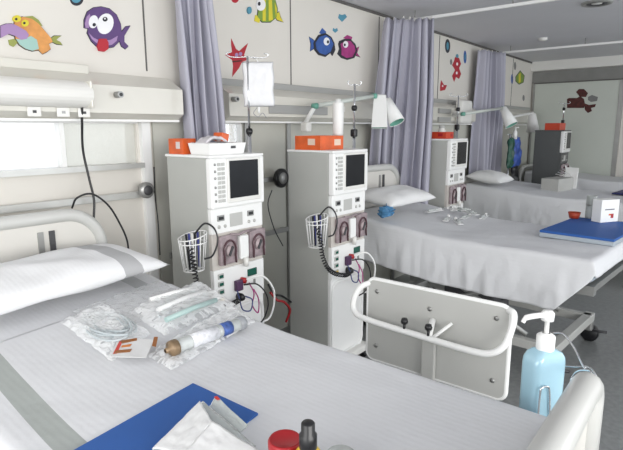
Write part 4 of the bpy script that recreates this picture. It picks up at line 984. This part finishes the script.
# syringe packets on the second bed
rnd=random.Random(9)
lbls=['white wrapped syringe, front left of the heap on the second bed','white wrapped syringe lying on top of the heap on the second bed','white wrapped syringe at the right end of the heap on the second bed','white wrapped syringe at the back of the heap on the second bed','white wrapped syringe lying apart at the left of the heap','white wrapped syringe pointing to the pillow in the heap','white wrapped syringe in the middle of the heap on the second bed','white wrapped syringe at the front of the heap on the second bed']
sp=None
for i,(u,v,a) in enumerate(((447,219,.3),(470,213,1.0),(484,217,.2),(452,209,.5),(434,211,-.2),(462,210,1.4),(466,217,.1),(458,222,.6))):
    zz=zc2+.012+(.03 if i in (1,5) else .003 ) +.045*(1 if v<212 else .6)
    q=at(u,v,2,.85+.0)
    loc_b=(Matrix.Rotation(-R2,3,'Z')@Vector((q.x-B2[0],q.y-B2[1],0)))
    zz=zf2(loc_b.y)+.012+(.024 if i in (1,5) else .004)
    q=at(u,v,2,zz)
    if sp is None:
        sp=thing('wrapped_syringe',lbls[0],'syringe',(q.x,q.y,zz),a,'wrapped syringes on the second bed')
        MB().box2((-.10,-.022,-.003),(.10,.022,.003),PAPER,bev=.002).build('wrapper',None,sp)
        MB().tube([(-.075,0,.010),(.04,0,.010)],.010,CLEAR2,seg=12).build('barrel',None,sp)
        MB().tube([(.04,0,.010),(.088,0,.010)],.005,WHITE2,seg=8).lathe([(0,0),(.012,0),(.012,.003),(0,.003)],WHITE2,c=(.086,0,.010),r=(0,PI/2,0)).build('plunger',None,sp)
    else: dup(sp,(q.x,q.y,zz),a,lbls[i])
# blue glove near second pillow
q=at(376,200,2,.96)
gl=limp_bag('crumpled_wrapper','crumpled light blue wrapper at the left edge of the second bed','wrapper',(3.27,1.93,.985),.13,.08,mat('wrapper_blue',(.10,.32,.60),.5,noise_s=20,noise_a=.3),6,.04)
# ------------------------------------------------------------------ third bed
z3=.845
tk=at(540,188,2,z3)
ct=thing('open_carton','open grey-white carton standing on the third bed','box',(6.38,1.50,z3),-.2)
m=MB(); m.box2((-.20,-.10,0),(.16,.10,.14),mat('carton_grey',(.5,.5,.48),.6),bev=.004); m.build('carton_body',None,ct)
m=MB(); m.box((.19,-.06,.13),(.012,.14,.24),WHITE2,r=(0,.1,0)); m.build('flap',None,ct)
m=MB()
for i in range(4): m.tube([(.0+.05*i,-.08,.16),(.10+.05*i,.08,.17+.02*i)],.006,WHITE2,seg=6)
m.build('contents',None,ct)
bt=thing('blue_folder','dark blue folder lying on the third bed at the right edge','folder',(6.45,.72,z3+.004),-.1)
MB().box2((-.18,-.24,0),(.22,.20,.012),mat('folder_blue',(.01,.015,.12),.5),bev=.003).build('cover',None,bt)
# ------------------------------------------------------------------ trolley at the right picture edge
tl=thing('equipment_trolley','dark equipment trolley cut by the right picture edge beyond the second bed foot','trolley',(4.05,-.22,0),-.1)
m=MB(); m.box2((-.2,-.3,.12),(.35,.2,.42),mat('trolley_blue',(.16,.2,.28),.5),bev=.01); m.build('drawer_unit',None,tl)
m=MB(); m.box2((-.22,-.32,.42),(.37,.22,.45),PANEL,bev=.008); m.build('top_shelf',None,tl)
for x in (-.17,.3):
    for y in (-.27,.17): MB().box((x,y,.09),(.03,.03,.06),GREYM).lathe([(0,-.015),(.05,-.015),(.05,.015),(0,.015)],BLACK,c=(x,y,.05),r=(0,PI/2,0),seg=18).build('caster',None,tl)
# ------------------------------------------------------------------ light
w=bpy.data.worlds.new('World'); SC.world=w; w.use_nodes=True; nt=w.node_tree; bgd=nt.nodes['Background']
bgd.inputs[0].default_value=(.93,.97,1.0,1); bgd.inputs[1].default_value=1.0
def area(nm,loc,target,sx,sy,e,col=(1,1,1)):
    l=bpy.data.lights.new(nm,'AREA'); l.shape='RECTANGLE'; l.size=sx; l.size_y=sy; l.energy=e; l.color=col
    o=bpy.data.objects.new(nm,l); COL.objects.link(o); o.location=loc
    o.rotation_euler=(Vector(target)-Vector(loc)).to_track_quat('-Z','Y').to_euler(); return o
area('unseen_window_light',(-.3,-3.0,1.7),(1.2,2.4,1.2),3.6,1.5,85,(1,.985,.95))  # area lamps added as stand-ins for unseen windows, none of them built
area('unseen_window_light',(-2.1,.6,1.7),(2,1.5,1.1),2.6,1.5,28,(1,.985,.95))
area('unseen_window_light',(5.0,-3.1,1.8),(5,2.4,1.0),3.6,1.2,26,(.93,.97,1))
vs=SC.view_settings; SC.display_settings.display_device='sRGB'; vs.view_transform='Standard'; vs.look='None'; vs.gamma=1; vs.exposure=.56; vs.use_curve_mapping=False
